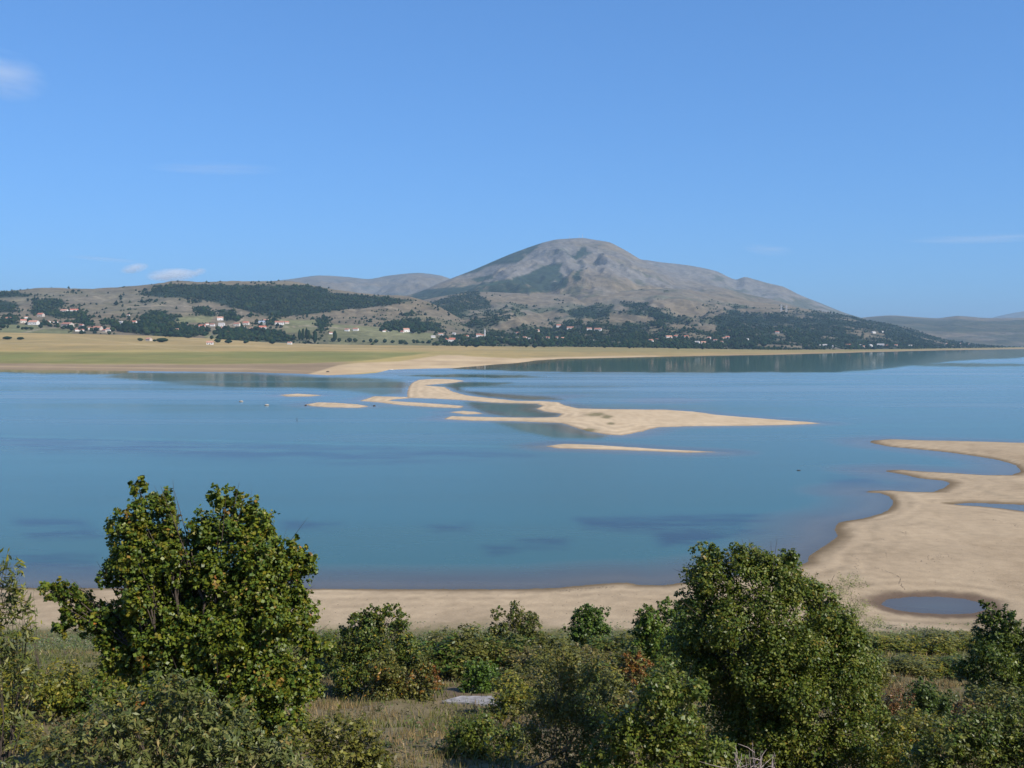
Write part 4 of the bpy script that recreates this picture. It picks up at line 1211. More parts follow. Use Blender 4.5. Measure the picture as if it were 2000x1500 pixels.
# big maple on the left
plant('maple_tree', 'tree', 'large sunlit maple with twin leafy tops rising before the lake', 22.0,
      [(268, 952, 22), (292, 985, 38), (325, 1000, 24), (262, 1020, 42), (300, 1050, 58), (238, 1062, 44), (222, 1112, 34), (330, 1085, 52, -0.3), (275, 1110, 60, -0.2), (240, 1128, 38), (345, 1140, 50),
       (440, 985, 30), (462, 975, 22), (493, 988, 18), (420, 1030, 45), (478, 1030, 52), (515, 1035, 32), (445, 1085, 62), (512, 1080, 55, -0.3), (548, 1070, 34), (572, 1075, 28), (605, 1090, 16), (590, 1120, 30),
       (395, 1100, 46), (560, 1135, 52), (505, 1150, 62, -0.5), (590, 1165, 28), (440, 1165, 60), (385, 1185, 55, 0.3), (305, 1180, 60), (255, 1180, 36), (350, 1240, 66, 0.2), (285, 1245, 58, 0.2), (235, 1235, 44, 0.3),
       (450, 1245, 72, -0.4), (530, 1225, 66, -0.4), (580, 1240, 38), (500, 1310, 72, -0.6), (420, 1320, 68, -0.2), (570, 1310, 46, -0.3), (330, 1310, 60, 0.5), (265, 1300, 50, 0.5), (560, 1385, 60, -0.5), (480, 1395, 66, -0.4), (380, 1400, 66),
       (225, 1228, 44, 0.3), (605, 1205, 22), (345, 1335, 56, -0.5), (290, 1345, 50, -0.4), (380, 1235, 52, -0.4), (325, 1255, 54, -0.5), (240, 1295, 44, 0.2), (608, 1275, 32), (600, 1345, 40), (530, 1450, 60), (430, 1450, 60), (365, 1130, 46, 0.3), (380, 1060, 34, 0.4), (330, 1120, 50, 0.6), (310, 1270, 66, 0.8), (395, 1270, 70, 0.6),  (258, 1268, 52, 0.3), (200, 1212, 42, 0.1), (300, 1350, 60, 0.3), (215, 1200, 34), (170, 1185, 38), (120, 1158, 30), (98, 1150, 20), (140, 1205, 28), (175, 1225, 24), (130, 1232, 20)],
      400, 0.066, 12.5, G_MAPLE, 101, trunk=0.16, aspect=0.85, clump=16, spread=0.16, shell=(0.5, 1.05))
# big rounded tree on the right
plant('wild_pear_tree', 'tree', 'large dome-shaped glossy green tree standing before the sand flat', 24.0,
      [(1640, 1240, 46, -0.2), (1610, 1232, 56, -0.4), (1350, 1235, 42), (1350, 1285, 50, 0.2), (1668, 1295, 46), (1395, 1105, 40), (1440, 1100, 38), (1490, 1105, 40), (1530, 1105, 32), (1360, 1135, 38), (1410, 1150, 56), (1480, 1150, 62, -0.5), (1545, 1145, 48), (1585, 1160, 38), (1365, 1190, 42), (1440, 1215, 72, -0.5), (1530, 1210, 74, -0.7), (1605, 1200, 48),
       (1640, 1225, 36), (1380, 1250, 46, 0.4), (1590, 1265, 68, -0.5), (1655, 1275, 42), (1500, 1290, 76, -0.6), (1420, 1300, 60, 0.2), (1690, 1315, 36), (1630, 1335, 72, -0.5), (1550, 1360, 78, -0.6), (1470, 1370, 70), (1400, 1350, 50, 0.5), (1700, 1375, 46),
       (1660, 1430, 74, -0.4), (1580, 1450, 78, -0.4), (1500, 1450, 74), (1720, 1440, 40), (1420, 1430, 64, 0.4), (1700, 1500, 60), (1620, 1520, 70), (1540, 1530, 70)],
      1520, 0.062, 11.5, G_PEAR, 102, trunk=0.17, aspect=0.62, clump=12, spread=0.17, shell=(0.5, 1.05))
plant('shrub', 'shrub', 'leafy green shrub leaning on the left foot of the dome-shaped tree', 18.5,
      [(1300, 1345, 48), (1270, 1395, 62), (1215, 1430, 50), (1330, 1410, 60), (1240, 1470, 66), (1320, 1480, 72), (1190, 1490, 44), (1385, 1480, 60), (1360, 1350, 30)], 1290, 0.065, 11.0, G_PEAR, 103, trunk=0.06, aspect=0.6, spread=0.2)
plant('sapling', 'sapling', 'thin olive sapling with pale forked stem in the middle foreground', 27.0,
      [(1102, 1285, 26), (1085, 1320, 34), (1120, 1330, 34), (1160, 1300, 32), (1178, 1340, 30), (1060, 1365, 34), (1100, 1375, 44), (1150, 1385, 44), (1035, 1400, 34), (1080, 1430, 46), (1130, 1440, 52), (1175, 1430, 44), (1030, 1455, 34), (1090, 1490, 50), (1150, 1500, 54), (1200, 1470, 34)],
      1018, 0.07, 6.5, G_OLIVE + [((0.16, 0.13, 0.05), 1.5)], 104, trunk=0.045, bark='pale_bark', aspect=0.5, spread=0.26)
plant('shrub', 'shrub', 'round green shrub before the concrete slabs, left of the pale sapling', 30.0,
      [(925, 1440, 44), (885, 1465, 38), (960, 1455, 44), (920, 1490, 56), (990, 1480, 40), (870, 1500, 36), (940, 1410, 26), (1000, 1440, 24)], 930, 0.07, 9.0, G_PEAR, 105, trunk=0.05, aspect=0.6, spread=0.22)
plant('silver_shrub', 'shrub', 'broad grey-green shrub with narrow leaves filling the lower left corner', 11.5,
      [(330, 1345, 34), (290, 1375, 54), (370, 1385, 58), (240, 1400, 60), (310, 1430, 78), (400, 1430, 74), (200, 1440, 66), (460, 1450, 70), (140, 1450, 50), (120, 1490, 60), (260, 1490, 80), (360, 1500, 84), (450, 1505, 80), (540, 1480, 54), (60, 1495, 50), (180, 1510, 70), (560, 1520, 60), (20, 1520, 50)],
      300, 0.062, 8.0, G_SILVER, 106, trunk=0.06, aspect=0.36, spread=0.22, updir=0.6)
plant('shrub', 'shrub', 'yellow-green shrub between the grey-green one and the dry grass', 16.0,
      [(640, 1425, 40), (690, 1425, 36), (620, 1465, 52), (680, 1470, 52), (720, 1455, 36), (650, 1510, 60), (720, 1505, 50), (745, 1480, 26), (590, 1430, 34)], 660, 0.06, 7.0, G_OLIVE + [((0.13, 0.13, 0.03), 3)], 107, trunk=0.05, aspect=0.55, spread=0.26)
plant('willow_shrub', 'shrub', 'wispy narrow-leaved willow at the left edge against the beach', 13.0,
      [(18, 1105, 24), (5, 1135, 34), (42, 1150, 20), (-20, 1180, 46), (22, 1190, 34), (56, 1195, 14), (0, 1240, 46), (40, 1240, 28), (-40, 1270, 60), (20, 1295, 50), (-30, 1360, 70), (50, 1340, 34), (20, 1400, 60)], -40, 0.095, 9.0, G_SILVER + G_YELLOW[:2], 108, trunk=0.05, bark='bark', aspect=0.24, spread=0.34, rnd=1.0)
# trees and bushes down the slope
plant('tree', 'tree', 'rounded green tree with ragged top between the maple and the brush', 58.0,
      [(700, 1212, 26), (735, 1205, 24), (768, 1200, 20), (785, 1215, 18), (715, 1245, 42), (765, 1245, 42), (665, 1265, 34), (650, 1290, 28), (700, 1295, 48), (760, 1295, 48), (800, 1275, 26), (680, 1340, 40), (740, 1345, 48)], 725, 0.13, 12.0, G_YELLOW[1:] + G_DARK, 109, trunk=0.14, aspect=0.6)
plant('bush', 'bush', 'olive bush with an orange right flank beside the dry grass', 54.0,
      [(760, 1310, 34), (800, 1325, 40), (735, 1345, 34), (780, 1360, 46), (825, 1345, 30), (750, 1385, 34), (820, 1380, 30)], 785, 0.12, 12.0, G_OLIVE + [((0.20, 0.10, 0.025), 1.0)], 110, trunk=0.06, aspect=0.6)
plant('bush', 'bush', 'small burnt-orange tuft of leaves on the flank of the olive bush', 53.4, [(845, 1320, 14), (852, 1338, 14)], 846, 0.12, 8.0, G_ORANGE, 111, trunk=0.03, aspect=0.6)
plant('tree', 'tree', 'twin-topped olive tree standing before the beach, left of the dark round one', 78.0,
      [(968, 1200, 16), (978, 1225, 22), (1010, 1195, 22), (1025, 1215, 28), (995, 1235, 30), (1045, 1235, 24), (970, 1255, 26), (1020, 1262, 36), (1060, 1262, 26), (1000, 1290, 34)], 1005, 0.15, 10.0, G_OLIVE + G_DARK[:1], 112, trunk=0.10, aspect=0.6)
plant('tree', 'tree', 'small dark green oval tree standing alone before the beach', 78.0,
      [(1150, 1192, 16), (1135, 1212, 24), (1165, 1212, 24), (1125, 1235, 22), (1150, 1240, 32), (1178, 1235, 20), (1150, 1265, 28)], 1150, 0.15, 14.0, G_BRIGHT + G_DARK, 113, trunk=0.10, aspect=0.65)
plant('tree', 'tree', 'bushy green tree at the left shoulder of the dome-shaped tree', 62.0,
      [(1270, 1205, 22), (1305, 1195, 24), (1255, 1225, 26), (1290, 1235, 36), (1325, 1225, 30), (1250, 1260, 26), (1290, 1275, 40), (1335, 1265, 34)], 1290, 0.13, 13.0, G_BRIGHT + G_PEAR[:2], 114, trunk=0.12, aspect=0.6)
plant('tree', 'tree', 'dark blue-green tree peeping behind the dome-shaped tree', 72.0, [(1345, 1190, 26), (1370, 1205, 28), (1350, 1225, 30)], 1355, 0.14, 13.0, G_DARK, 115, trunk=0.1, aspect=0.6)
plant('bush', 'bush', 'fresh green bush standing in front of the left concrete slab', 57.0, [(940, 1312, 28), (920, 1330, 26), (965, 1330, 26), (940, 1350, 32), (955, 1372, 22)], 942, 0.12, 12.0, G_BRIGHT, 116, trunk=0.06, aspect=0.6)
plant('sumac_bush', 'bush', 'rust-orange bush left of the dome-shaped tree', 56.0, [(1222, 1285, 12), (1225, 1305, 16), (1248, 1285, 14), (1245, 1308, 16), (1265, 1298, 10), (1230, 1330, 16), (1258, 1318, 12)], 1238, 0.13, 9.0, G_ORANGE, 117, trunk=0.04, aspect=0.6)
plant('tree', 'tree', 'upright dark tree with pointed top at the right edge', 50.0,
      [(1930, 1185, 14), (1938, 1205, 22), (1965, 1215, 24), (1925, 1235, 30), (1965, 1250, 36), (1910, 1275, 30), (1950, 1290, 46), (1895, 1305, 28), (1878, 1310, 18), (1990, 1300, 40), (1925, 1335, 42), (1975, 1350, 46), (1940, 1375, 30), (2010, 1250, 36), (2030, 1320, 50)], 1945, 0.12, 13.0, G_DARK + G_PEAR[:2], 118, trunk=0.14, aspect=0.6)
plant('shrub', 'shrub', 'mottled green shrub filling the lower right corner', 20.0,
      [(1985, 1390, 44), (1930, 1415, 50), (1880, 1440, 48), (1975, 1450, 62), (1910, 1475, 62), (1840, 1470, 50), (1960, 1510, 70), (1860, 1515, 60), (1790, 1490, 46), (2040, 1440, 60)], 1920, 0.068, 9.0, G_PEAR + G_SILVER[:2], 119, trunk=0.06, aspect=0.5, spread=0.22)
plant('shrub', 'shrub', 'yellowish shrub sprays between the dome-shaped tree and the corner shrub', 22.0,
      [(1790, 1430, 34), (1760, 1450, 34), (1830, 1420, 28), (1745, 1490, 44), (1800, 1460, 36)], 1780, 0.065, 5.5, G_YELLOW + [((0.2, 0.11, 0.03), 0.6)], 120, trunk=0.04, aspect=0.5, spread=0.28)
plant('shrub', 'shrub', 'reddish-brown shrub at the right foot of the dome-shaped tree', 33.0, [(1745, 1365, 20), (1735, 1390, 24), (1765, 1390, 26), (1750, 1420, 28), (1775, 1420, 20)], 1750, 0.075, 7.0, G_RED, 121, trunk=0.04, aspect=0.4, spread=0.28)
plant('shrub', 'shrub', 'dark leafy shrub before the sandy patch on the right', 36.0, [(1800, 1345, 24), (1785, 1365, 24), (1815, 1365, 26), (1845, 1375, 20), (1800, 1388, 28), (1840, 1392, 20)], 1805, 0.09, 9.0, G_DARK + G_SILVER[3:4], 122, trunk=0.04, aspect=0.6, spread=0.24)
plant('tamarisk_shrub', 'shrub', 'pale feathery tamarisk rising beside the dome-shaped tree before the pond', 74.0,
      [(1648, 1135, 18), (1668, 1150, 22), (1640, 1160, 22), (1660, 1180, 30), (1690, 1180, 20), (1680, 1205, 30), (1705, 1215, 18), (1650, 1210, 28), (1690, 1240, 26)], 1665, 0.14, 3.6, G_PALE, 123, trunk=0.05, bark='pale_bark', aspect=0.22, spread=0.34)

# brush: prototypes copied over the slope
def proto(seed, palette, leaf, k, n, flat=1.0, aspect=0.5, spread=0.25):
    r = np.random.RandomState(seed)
    lobes = []
    for i in range(n):
        a = r.uniform(0, 6.28); d = r.uniform(0.0, 0.75)
        rr = r.uniform(0.35, 0.6)
        lobes.append((d * math.cos(a), d * math.sin(a), (0.45 + r.uniform(0, 0.75) * (1 - d * 0.5)) * flat, rr, rr, rr * flat))
    V, Fc, col = foliage(lobes, leaf, k, r, palette, aspect=aspect, spread=spread)
    t = empty('brush_shrub', (0, -200, 0))
    obj('foliage', mesh_np('foliage', V, Fc, M['leaf'], col), t)
    tv, tf = limbs((0, 0, 0), lobes, 0.04, r)
    obj('stem', mesh_np('stem', tv, tf, M['bark']), t)
    return t

PROTO = {'brownish': proto(201, G_BROWN, 0.09, 6, 7), 'olive': proto(202, G_OLIVE, 0.09, 7, 7), 'green': proto(203, G_BRIGHT + G_OLIVE[:2], 0.10, 8, 6),
         'dark': proto(204, G_DARK + G_OLIVE[:1], 0.10, 8, 7), 'yellowish': proto(205, G_YELLOW, 0.09, 6.5, 6), 'russet': proto(206, G_RED + G_BROWN, 0.08, 5, 6),
         'pale': proto(207, G_PALE + G_BROWN[:2], 0.09, 4.5, 7)}
PROTO_USED = set()
def brush(kind, u, D, w, h, label, group, seed):
    r = random.Random(seed)
    x = float(x_at(u, D, H - 20)); z = float(near_height(np.array([x]), np.array([float(D)]))[0])
    p = PROTO[kind]
    s = (w / 2, w / 2, h / 1.5)
    if kind in PROTO_USED:
        t = copy_tree(p, (x, D, z - 0.1), r.uniform(0, 6.28), s)
    else:
        PROTO_USED.add(kind); t = p
        t.location = (x, D, z - 0.1); t.rotation_euler = (0, 0, r.uniform(0, 6.28)); t.scale = s
    tag(t, label, 'shrub', group)

def brush_row(where, group, D, spec, u0, u1, seed, tall=1.0):
    r = random.Random(seed)
    n = len(spec)
    for i, q in enumerate(spec):
        u = u0 + (u1 - u0) * (i + 0.5) / n + r.uniform(-0.25, 0.25) * (u1 - u0) / n
        d = D + r.uniform(-2.0, 2.0)
        kind = {'b': 'brownish', 'o': 'olive', 'g': 'green', 'd': 'dark', 'y': 'yellowish', 'r': 'russet', 'p': 'pale'}[q]
        size = r.uniform(0.85, 1.25)
        brush(kind, u, d, 4.5 * size * D / 70, 2.1 * size * tall * D / 70, '%s shrub, %s from the left %s' % (kind, ORD[i], where), group, seed * 50 + i)

brush_row('in the far row by the beach', 'far row of brush', 80, 'obbobogobobdoogo', 610, 1340, 1, 0.45)
brush_row('in the second row from the beach', 'second row of brush', 73, 'obrdbobodbobdopo', 600, 1350, 2, 0.85)
brush_row('in the row behind the concrete slabs', 'row of brush behind the slabs', 66, 'dobdgodbobdod', 600, 1350, 3, 1.12)
brush_row('in the row right of the slabs', 'brush right of the slabs', 58, 'odob', 1040, 1330, 4)
brush_row('in the olive row behind the sapling', 'olive brush behind the sapling', 49, 'oboyodo', 990, 1340, 12, 1.2)
brush_row('in the nearer row behind the sapling', 'near brush behind the sapling', 40, 'yodobo', 985, 1330, 13, 1.3)
brush_row('in the row behind the maple', 'brush behind the maple', 62, 'odobgyo', 230, 620, 14, 1.1)
brush_row('in the row behind the dome-shaped tree', 'brush behind the dome-shaped tree', 60, 'odgobo', 1360, 1720, 15, 1.0)
brush_row('in the row beyond the right-edge tree', 'brush beyond the right-edge tree', 64, 'oydo', 1985, 2330, 16, 1.0)
brush_row('in the sunny row left of the maple', 'sunny brush left of the maple', 50, 'gyoyybo', -60, 230, 5, 1.35)
brush_row('in the nearer row left of the maple', 'near brush left of the maple', 40, 'dybyogy', -60, 250, 6, 1.5)
brush_row('in the row under the maple branch', 'brush under the maple branch', 30, 'goybyro', -60, 300, 7, 1.5)
brush_row('in the row before the pond', 'brush before the pond', 84, 'pyyoy', 1690, 1890, 8, 0.6)
brush_row('in the low row below the pond grass', 'low brush below the pond', 70, 'goyd', 1700, 1890, 9, 0.5)
brush_row('at the foot of the right-edge tree', 'brush at the right edge', 43, 'gdro', 1740, 1990, 10)
brush_row('in the thicket behind the corner shrub', 'thicket behind the corner shrub', 28, 'oydo', 1740, 2030, 11)

# bare dead branches at the bottom edge
def dead_bush():
    r = np.random.RandomState(77)
    D = 15.0; u = 1480
    x = float(x_at(u, D, H - 6)); z = float(near_height(np.array([x]), np.array([D]))[0])
    t = empty('dead_shrub', (x, D, z), 'bare grey dead shrub poking up at the bottom of the dome-shaped tree', 'shrub')
    top = float(z_at(1462, D)) - z
    stems, twigs = [], []
    for i in range(16):
        a = r.normal(0, 0.16, 2); h = top * r.uniform(0.8, 1.03)
        p = [np.array([0, 0, -0.2]) + np.array([r.normal(0, .05), r.normal(0, .05), 0]), np.array([a[0] * 0.5, a[1] * 0.5, h * 0.5]), np.array([a[0] * 1.4 + r.normal(0, .05), a[1], h])]
        stems.append(tube(p, [0.014, 0.010, 0.003], 5))
        for _ in range(6):
            s = r.uniform(0.6, 0.98)
            q = p[1] + (p[2] - p[1]) * (s - 0.5) * 2 if s > 0.5 else p[1]
            e = q + np.array([r.normal(0, 0.13), r.normal(0, 0.13), r.uniform(0.03, 0.2)])
            twigs.append(tube([q, (q + e) / 2 + r.normal(0, .02, 3), e], [0.007, 0.005, 0.002], 4))
    v_, f_ = join(stems); obj('stem', mesh_np('stem', v_, f_, M['dead_wood']), t)
    v_, f_ = join(twigs); obj('twig', mesh_np('twig', v_, f_, M['dead_wood']), t)
dead_bush()

# grass over the slope
def make_grass(n, seed):
    r = np.random.RandomState(seed)
    D = np.concatenate([r.uniform(18, 62, n // 2), r.uniform(60, 104, n - n // 2)])
    u = r.uniform(-300, 2300, n)
    x = (u - 1000) / F * D; cl = r.normal(0, 0.12, (n, 2))
    keep = (fbm(x * 0.3, D * 0.25, 3) + r.uniform(-0.3, 0.5, n)) > -0.05
    keep &= ~((D > 55.8) & (D < 60.2) & (u > 870) & (u < 1240))
    keep &= ~((D > 88) & (r.uniform(0, 1, n) < smooth(88, 104, D) * 0.95))
    x, D = x[keep] + cl[keep, 0], D[keep] + cl[keep, 1]
    m = len(x)
    z = near_height(x, D)
    hgt = r.uniform(0.18, 0.5, m) * np.where(D > 85, 0.55, 1.0); w = r.uniform(0.012, 0.03, m) * (D / 40)
    a = r.uniform(0, np.pi, m); lean = r.normal(0, 0.35, (m, 2)) * hgt[:, None]
    p0 = np.stack([x - np.cos(a) * w, D - np.sin(a) * w, z - 0.03], 1)
    p1 = np.stack([x + np.cos(a) * w, D + np.sin(a) * w, z - 0.03], 1)
    p2 = np.stack([x + lean[:, 0], D + lean[:, 1], z + hgt], 1)
    patch = fbm(x * 0.12 + 4, D * 0.1, 3)
    g = smooth(-0.1, 0.35, patch + 0.25 * smooth(62, 90, D) + r.normal(0, 0.15, m))
    c = mixc((0.27, 0.19, 0.085), (0.13, 0.145, 0.036), g) * r.uniform(0.7, 1.25, (m, 1))
    V = np.stack([p0, p1, p2], 1).reshape(-1, 3)
    obj('grass', mesh_np('grass', V, np.arange(m * 3).reshape(m, 3), M['leaf'], np.repeat(c, 3, 0)), kind='stuff', label='dry straw and green grass over the lakeside slope')
make_grass(150000, 21)

# low creeping weeds on the upper beach
def make_weeds(n, seed):
    r = np.random.RandomState(seed)
    D = r.uniform(84, 106, n); u = r.uniform(-300, 2300, n)
    x = (u - 1000) / F * D
    patch = fbm(x * 0.16, D * 0.35, 3) + 0.5 * smooth(105, 92, D)
    keep = patch + r.uniform(-0.25, 0.25, n) > 0.28
    x, D = x[keep], D[keep]; m = len(x)
    z = near_height(x, D)
    ok = z > 0.25
    x, D, z = x[ok], D[ok], z[ok]; m = len(x)
    C = np.stack([x, D, z + r.uniform(0.02, 0.22, m)], 1)
    V, Fc = leaves_np(C, np.tile([0, 0, 1.0], (m, 1)), 0.22, r, 0.6, 0, 0.8, 0.9)
    pal = np.array([(0.13, 0.16, 0.05), (0.09, 0.13, 0.035), (0.17, 0.17, 0.08), (0.24, 0.23, 0.15)])[r.choice(4, m, p=[.4, .3, .2, .1])] * r.uniform(0.8, 1.2, (m, 1))
    obj('weeds', mesh_np('weeds', V, Fc, M['leaf'], np.repeat(pal, 4, 0)), kind='stuff', label='low green weeds creeping over the upper beach')
make_weeds(60000, 22)

def make_undergrowth(n, seed):
    r = np.random.RandomState(seed)
    nc = n // 40
    D = r.uniform(24, 88, nc); u = r.uniform(-300, 2300, nc)
    x = (u - 1000) / F * D
    ok = ~((D > 52) & (D < 62) & (u > 845) & (u < 1260)) & ~((D > 33) & (D < 56) & (u > 600) & (u < 880) & (r.uniform(0, 1, nc) < 0.75))
    x, D = x[ok], D[ok]; nc = len(x)
    idx = r.randint(0, nc, n)
    sz = r.uniform(0.25, 0.7, nc)
    px = x[idx] + r.normal(0, 1, n) * sz[idx] * 0.6; py = D[idx] + r.normal(0, 1, n) * sz[idx] * 0.6
    z = near_height(px, py)
    C = np.stack([px, py, z + np.abs(r.normal(0, 0.5, n)) * sz[idx]], 1)
    out = np.stack([px - x[idx], py - D[idx], sz[idx]], 1); out /= np.linalg.norm(out, axis=1, keepdims=True) + 1e-9
    V, Fc = leaves_np(C, out, 0.15, r, 0.5, 0.2, 0.5, 0.9)
    pal = np.array([(0.095, 0.10, 0.03), (0.075, 0.095, 0.025), (0.12, 0.10, 0.045), (0.055, 0.075, 0.02), (0.14, 0.12, 0.05), (0.12, 0.075, 0.045)])
    c = pal[r.randint(0, 6, nc)][idx] * r.uniform(0.7, 1.3, (n, 1))
    obj('undergrowth', mesh_np('undergrowth', V, Fc, M['leaf'], np.repeat(c, 4, 0)), kind='stuff', label='mixed low weeds and seedlings over the hillside')
make_undergrowth(60000, 23)

# ------------------------------------------------------------------ concrete slabs, stones, posts, boat
def slab(name, label, pts, thick, lift, seed):
    r = np.random.RandomState(seed)
    P = np.array(pts, float)
    y0 = 58.5
    z = 9.5
    for _ in range(6):
        xy = np.array([on_level(u, v, z) for u, v in pts])
        near = xy[xy[:, 1] < xy[:, 1].mean() + 0.3]
        z = 0.5 * z + 0.5 * (near_height(near[:, 0], near[:, 1]).max() + lift)
    xy = np.array([on_level(u, v, z) for u, v in pts])
    c = xy.mean(0)
    top = [(float(x - c[0]), float(y - c[1]), 0.0) for x, y in xy]
    n = len(top)
    import bmesh
    bm = bmesh.new()
    vt = [bm.verts.new((a, b, r.uniform(-0.02, 0.02))) for a, b, _ in top]
    vb = [bm.verts.new((a, b, -thick)) for a, b, _ in top]
    bm.faces.new(vt); bm.faces.new(vb[::-1])
    for i in range(n):
        bm.faces.new((vb[i], vb[(i + 1) % n], vt[(i + 1) % n], vt[i]))
    bmesh.ops.recalc_face_normals(bm, faces=bm.faces)
    bmesh.ops.bevel(bm, geom=[e for e in bm.edges], offset=0.03, segments=1, affect='EDGES')
    bmesh.ops.subdivide_edges(bm, edges=[e for e in bm.edges if e.calc_length() > 0.5], cuts=3, use_grid_fill=True)
    for v in bm.verts: v.co += Vector(r.normal(0, 0.012, 3))
    me = bpy.data.meshes.new(name); bm.to_mesh(me); bm.free(); me.materials.append(M['concrete'])
    o = obj(name, me, None, label, 'slab', 'broken concrete slabs', loc=(float(c[0]), float(c[1]), float(z)))
    o['support_z'] = 0.0
    return o
slab('concrete_slab', 'narrow pale concrete slab, left of the broken slabs in the brush', [(862, 1368), (900, 1359), (960, 1358), (985, 1376), (935, 1374)], 0.35, 0.16, 1)
slab('concrete_slab', 'wide pale concrete slab in the middle of the broken slabs', [(976, 1385), (996, 1354), (1090, 1354), (1110, 1392), (1030, 1392)], 0.35, 0.16, 2)
slab('concrete_slab', 'half-hidden pale concrete slab behind the leafy shrub, rightmost', [(1118, 1392), (1128, 1352), (1232, 1346), (1250, 1380)], 0.35, 0.16, 3)

def rock(name, label, u, v, wpx, hpx, mat, seed, cat='stone', group=None, z0=None):
    x, y = on_level(u, v)
    r = np.random.RandomState(seed)
    p, f = ICO2
    s = float(y) / F
    q = p * (1 + 0.35 * fbm(p[:, 0] * 1.3 + seed, p[:, 1] * 1.3 + p[:, 2], 3)[:, None] + r.uniform(-0.06, 0.06, (len(p), 1)))
    q = q * np.array([wpx * s / 2, wpx * s / 2.4, hpx * s / 2])
    obj(name, mesh_np(name, q, f, mat), None, label, cat, group, loc=(float(x), float(y), (hpx * s * 0.22 if z0 is None else z0)))
rock('rock', 'pale stone breaking the water, left of the pair off the gravel bar', 471, 785, 9, 4, M['stone'], 31, group='stones in the lake')
rock('rock', 'pale stone breaking the water, right of the pair off the gravel bar', 521, 792, 9, 4, M['stone'], 32, group='stones in the lake')
rock('rock', 'dark stone off the right tip of the gravel bar', 731, 793, 5, 3, M['dark_wood'], 33, group='stones in the lake')
rock('rock', 'dark stone at the left tip of the gravel bar', 597, 792, 5, 2.5, M['dark_wood'], 34, group='stones in the lake')
rock('driftwood', 'dark driftwood log floating off the right shore', 1560, 919, 8, 2, M['dark_wood'], 35, 'driftwood')
rock('rock', 'brown hump of rock on the tip of the far sand spit', 640, 728, 8, 5, M['bark'], 36)
rock('rock', 'small dark rock on the back edge of the far sand spit', 846, 697, 4, 3, M['dark_wood'], 37)
# post standing in the lake
x, y = on_level(580, 823)
pv, pf = tube([(0, 0, -1.5), (0.02, 0, 0.9), (0.05, 0, 1.25)], [0.12, 0.11, 0.10], 8)
t = empty('mooring_post', (float(x), float(y), 0), 'lone dark post standing in the water before the gravel bar', 'post')
obj('shaft', mesh_np('shaft', pv, pf, M['dark_wood']), t)
cv, cf = tube([(0.05, 0, 1.25), (0.05, 0, 1.27), (0.05, 0, 1.33)], [0.11, 0.13, 0.02], 8)
obj('cap', mesh_np('cap', cv, cf, M['dark_wood']), t)
# small white boat by the far spit
def boat(u, v, label):
    x, y = on_level(u, v)
    t = empty('rowing_boat', (float(x), float(y), 0.05), label, 'boat')
    t.rotation_euler = (0, 0, 0.3)
    n = 9; xs = np.linspace(-2.2, 2.2, n); rows = []
    for q in xs:
        w = 0.75 * (1 - abs(q / 2.25) ** 2.6); k = 0.12 * (q / 2.2) ** 2
        rows.append([(q, -w, 0.5 + k), (q, -w * 0.85, 0.1 + k), (q, 0, -0.12 + k), (q, w * 0.85, 0.1 + k), (q, w, 0.5 + k)])
    V = np.array(rows).reshape(-1, 3)
    f = grid_faces(n, 5)
    me = mesh_np('hull', V, f, M['white_paint'])
    h = obj('hull', me, t); md = h.modifiers.new('thick', 'SOLIDIFY'); md.thickness = 0.05
    for s in (-0.8, 0.7):
        bv, bf = box_mesh(s - 0.14, s + 0.14, -0.66, 0.66, 0.30, 0.34)
        obj('bench', mesh_np('bench', bv, bf, M['pale_bark']), t)
boat(764, 722.6, 'small white rowing boat at the edge of the far sand spit')

# dark drift line and specks on the sand flats
def make_debris():
    r = np.random.RandomState(55)
    pts = []
    def line(p, n, jit):
        p = np.array(p, float)
        seg = np.linspace(0, len(p) - 1, n)
        for s in seg:
            i = min(int(s), len(p) - 2); q = p[i] + (p[i + 1] - p[i]) * (s - i)
            pts.append((q[0] + r.normal(0, jit), q[1] + r.normal(0, jit * 0.35)))
    line([(1668, 1085), (1678, 1095), (1672, 1110), (1680, 1122)], 40, 2.5)
    line([(1708, 1108), (1740, 1120), (1760, 1130), (1756, 1140), (1768, 1150)], 60, 0.8)
    line([(1730, 1080), (1732, 1088)], 10, 1.5)
    line([(1775, 926), (1800, 934), (1815, 938)], 60, 3.5)
    line([(1860, 945), (1890, 948), (1905, 945)], 40, 4)
    line([(1840, 958), (1860, 962), (1915, 968)], 40, 3)
    line([(1760, 1040), (1780, 1043)], 26, 5)
    line([(1800, 1100), (1830, 1090), (1850, 1085)], 60, 9)
    line([(1930, 1015), (1980, 1025), (1990, 1032)], 60, 4)
    line([(1100, 1152), (1150, 1146), (1200, 1146)], 70, 5)
    for _ in range(120): pts.append((r.uniform(1600, 2000), r.uniform(1010, 1160)))
    for _ in range(90): pts.append((r.uniform(600, 1330), r.uniform(1160, 1205)))
    pts = np.array(pts)
    x, y = on_level(pts[:, 0], pts[:, 1], 0.3)
    z = near_height(x, y); ok = z > 0.05
    x, y, z = x[ok], y[ok], z[ok]; n = len(x)
    v, f = ICO1
    s = r.uniform(0.018, 0.05, n)
    P = v[None] * (s[:, None, None] * np.array([1.6, 1.3, 0.6])) * (1 + 0.3 * r.uniform(-1, 1, (n, len(v), 1))) + np.stack([x, y, z + s * 0.15], 1)[:, None]
    ff = (f[None] + (np.arange(n) * len(v))[:, None, None]).reshape(-1, 3)
    obj('debris', mesh_np('debris', P.reshape(-1, 3), ff, M['dark_wood']), kind='stuff', label='dark drift debris strewn over the sand flats')
make_debris()

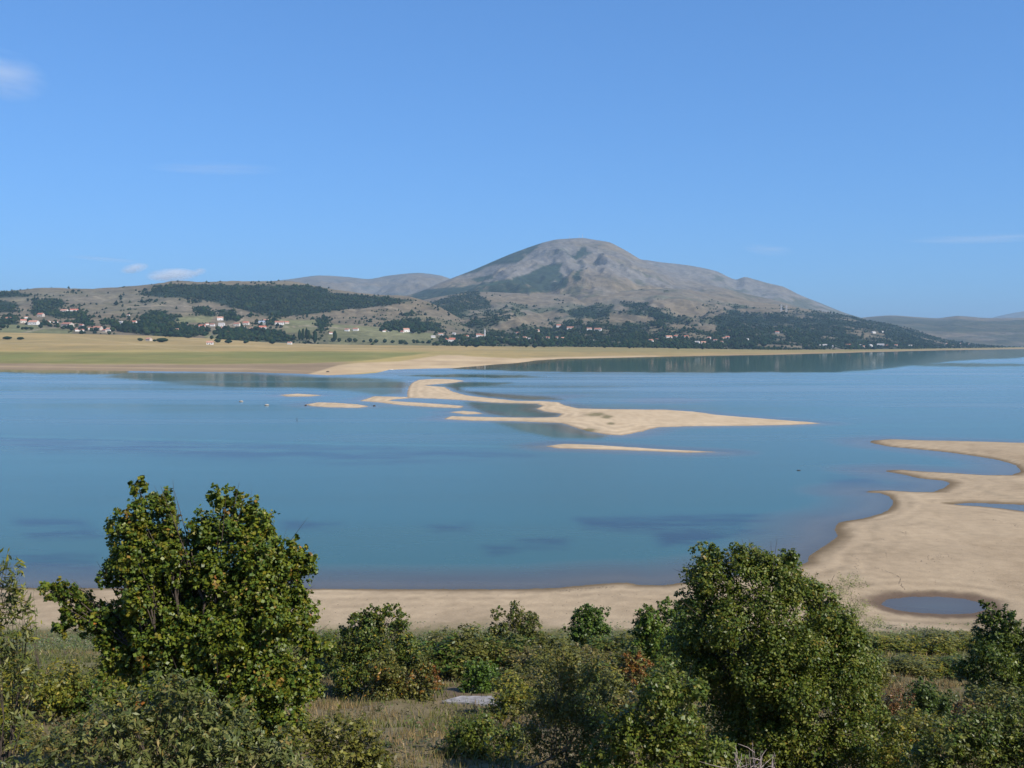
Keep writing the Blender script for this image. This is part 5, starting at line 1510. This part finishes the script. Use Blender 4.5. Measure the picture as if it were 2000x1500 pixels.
# ------------------------------------------------------------------ clouds (outside the haze)
def cloud_material(name, density, scale, lo, hi, stretch=(1, 1, 1)):
    m = bpy.data.materials.new(name); m.use_nodes = True
    nt = m.node_tree; nt.nodes.remove(nt.nodes['Principled BSDF'])
    pv = nt.nodes.new('ShaderNodeVolumePrincipled')
    pv.inputs['Color'].default_value = (1, 1, 1, 1); pv.inputs['Anisotropy'].default_value = 0.2
    tc = nt.nodes.new('ShaderNodeTexCoord')
    ln = nt.nodes.new('ShaderNodeVectorMath'); ln.operation = 'LENGTH'; nt.links.new(tc.outputs['Object'], ln.inputs[0])
    fall = maprange(nt, ln.outputs['Value'], 0.25, 0.95, 1.0, 0.0)
    mp = nt.nodes.new('ShaderNodeMapping'); mp.inputs['Scale'].default_value = stretch
    nt.links.new(tc.outputs['Object'], mp.inputs[0])
    no = nt.nodes.new('ShaderNodeTexNoise'); no.inputs['Scale'].default_value = scale; no.inputs['Detail'].default_value = 5
    no.inputs['Roughness'].default_value = 0.6
    nt.links.new(mp.outputs[0], no.inputs['Vector'])
    sh = math_node(nt, 'MULTIPLY', maprange(nt, no.outputs['Fac'], lo, hi, 0.0, 1.0), fall)
    nt.links.new(math_node(nt, 'MULTIPLY', sh, density), pv.inputs['Density'])
    nt.links.new(pv.outputs[0], nt.nodes['Material Output'].inputs['Volume'])
    return m
CM_WISP = cloud_material('cloud_wisp', 0.0011, 1.3, 0.38, 0.7, (0.6, 1, 1.6))
CM_SOFT = cloud_material('cloud_soft', 0.0024, 1.3, 0.38, 0.7, (0.6, 1, 1.6))
CM_FAINT = cloud_material('cloud_faint', 0.0007, 1.3, 0.38, 0.7, (0.6, 1, 1.6))
CM_CUM = cloud_material('cloud_cumulus', 0.012, 1.6, 0.36, 0.62, (1.0, 1, 0.7))
def cloud(u, v, ru, rv, y, tilt, mat, label):
    z = float(z_at(v, y)); x = float(x_at(u, y, z))
    p, f = ICO3
    o = obj('cloud', mesh_np('cloud', p, f, mat), None, label, 'cloud', loc=(x, y, z))
    o.scale = (ru * y / F, max(ru, rv) * y / F * 0.5, rv * y / F); o.rotation_euler = (0, math.radians(tilt), 0)
cloud(0, 146, 105, 55, 15000, 12, CM_SOFT, 'soft white cloud at the left edge of the sky')
cloud(420, 329, 150, 10, 20000, 1, CM_FAINT, 'long faint pink-white streak high on the left')
cloud(205, 506, 90, 6, 22000, 5, CM_WISP, 'thin slanting streak above the small puffy clouds')
cloud(262, 524, 32, 11, 24000, -10, CM_CUM, 'smallest puffy cloud, left of the low group')
cloud(336, 537, 58, 15, 24000, -3, CM_CUM, 'largest puffy white cloud low over the left hills')
cloud(388, 531, 18, 9, 24000, -12, CM_CUM, 'small puff at the right end of the low group')
cloud(1500, 487, 60, 14, 22000, 6, CM_WISP, 'faint white smear right of the summit')
cloud(1920, 466, 170, 9, 22000, -1, CM_FAINT, 'faint level streak at the right edge of the sky')
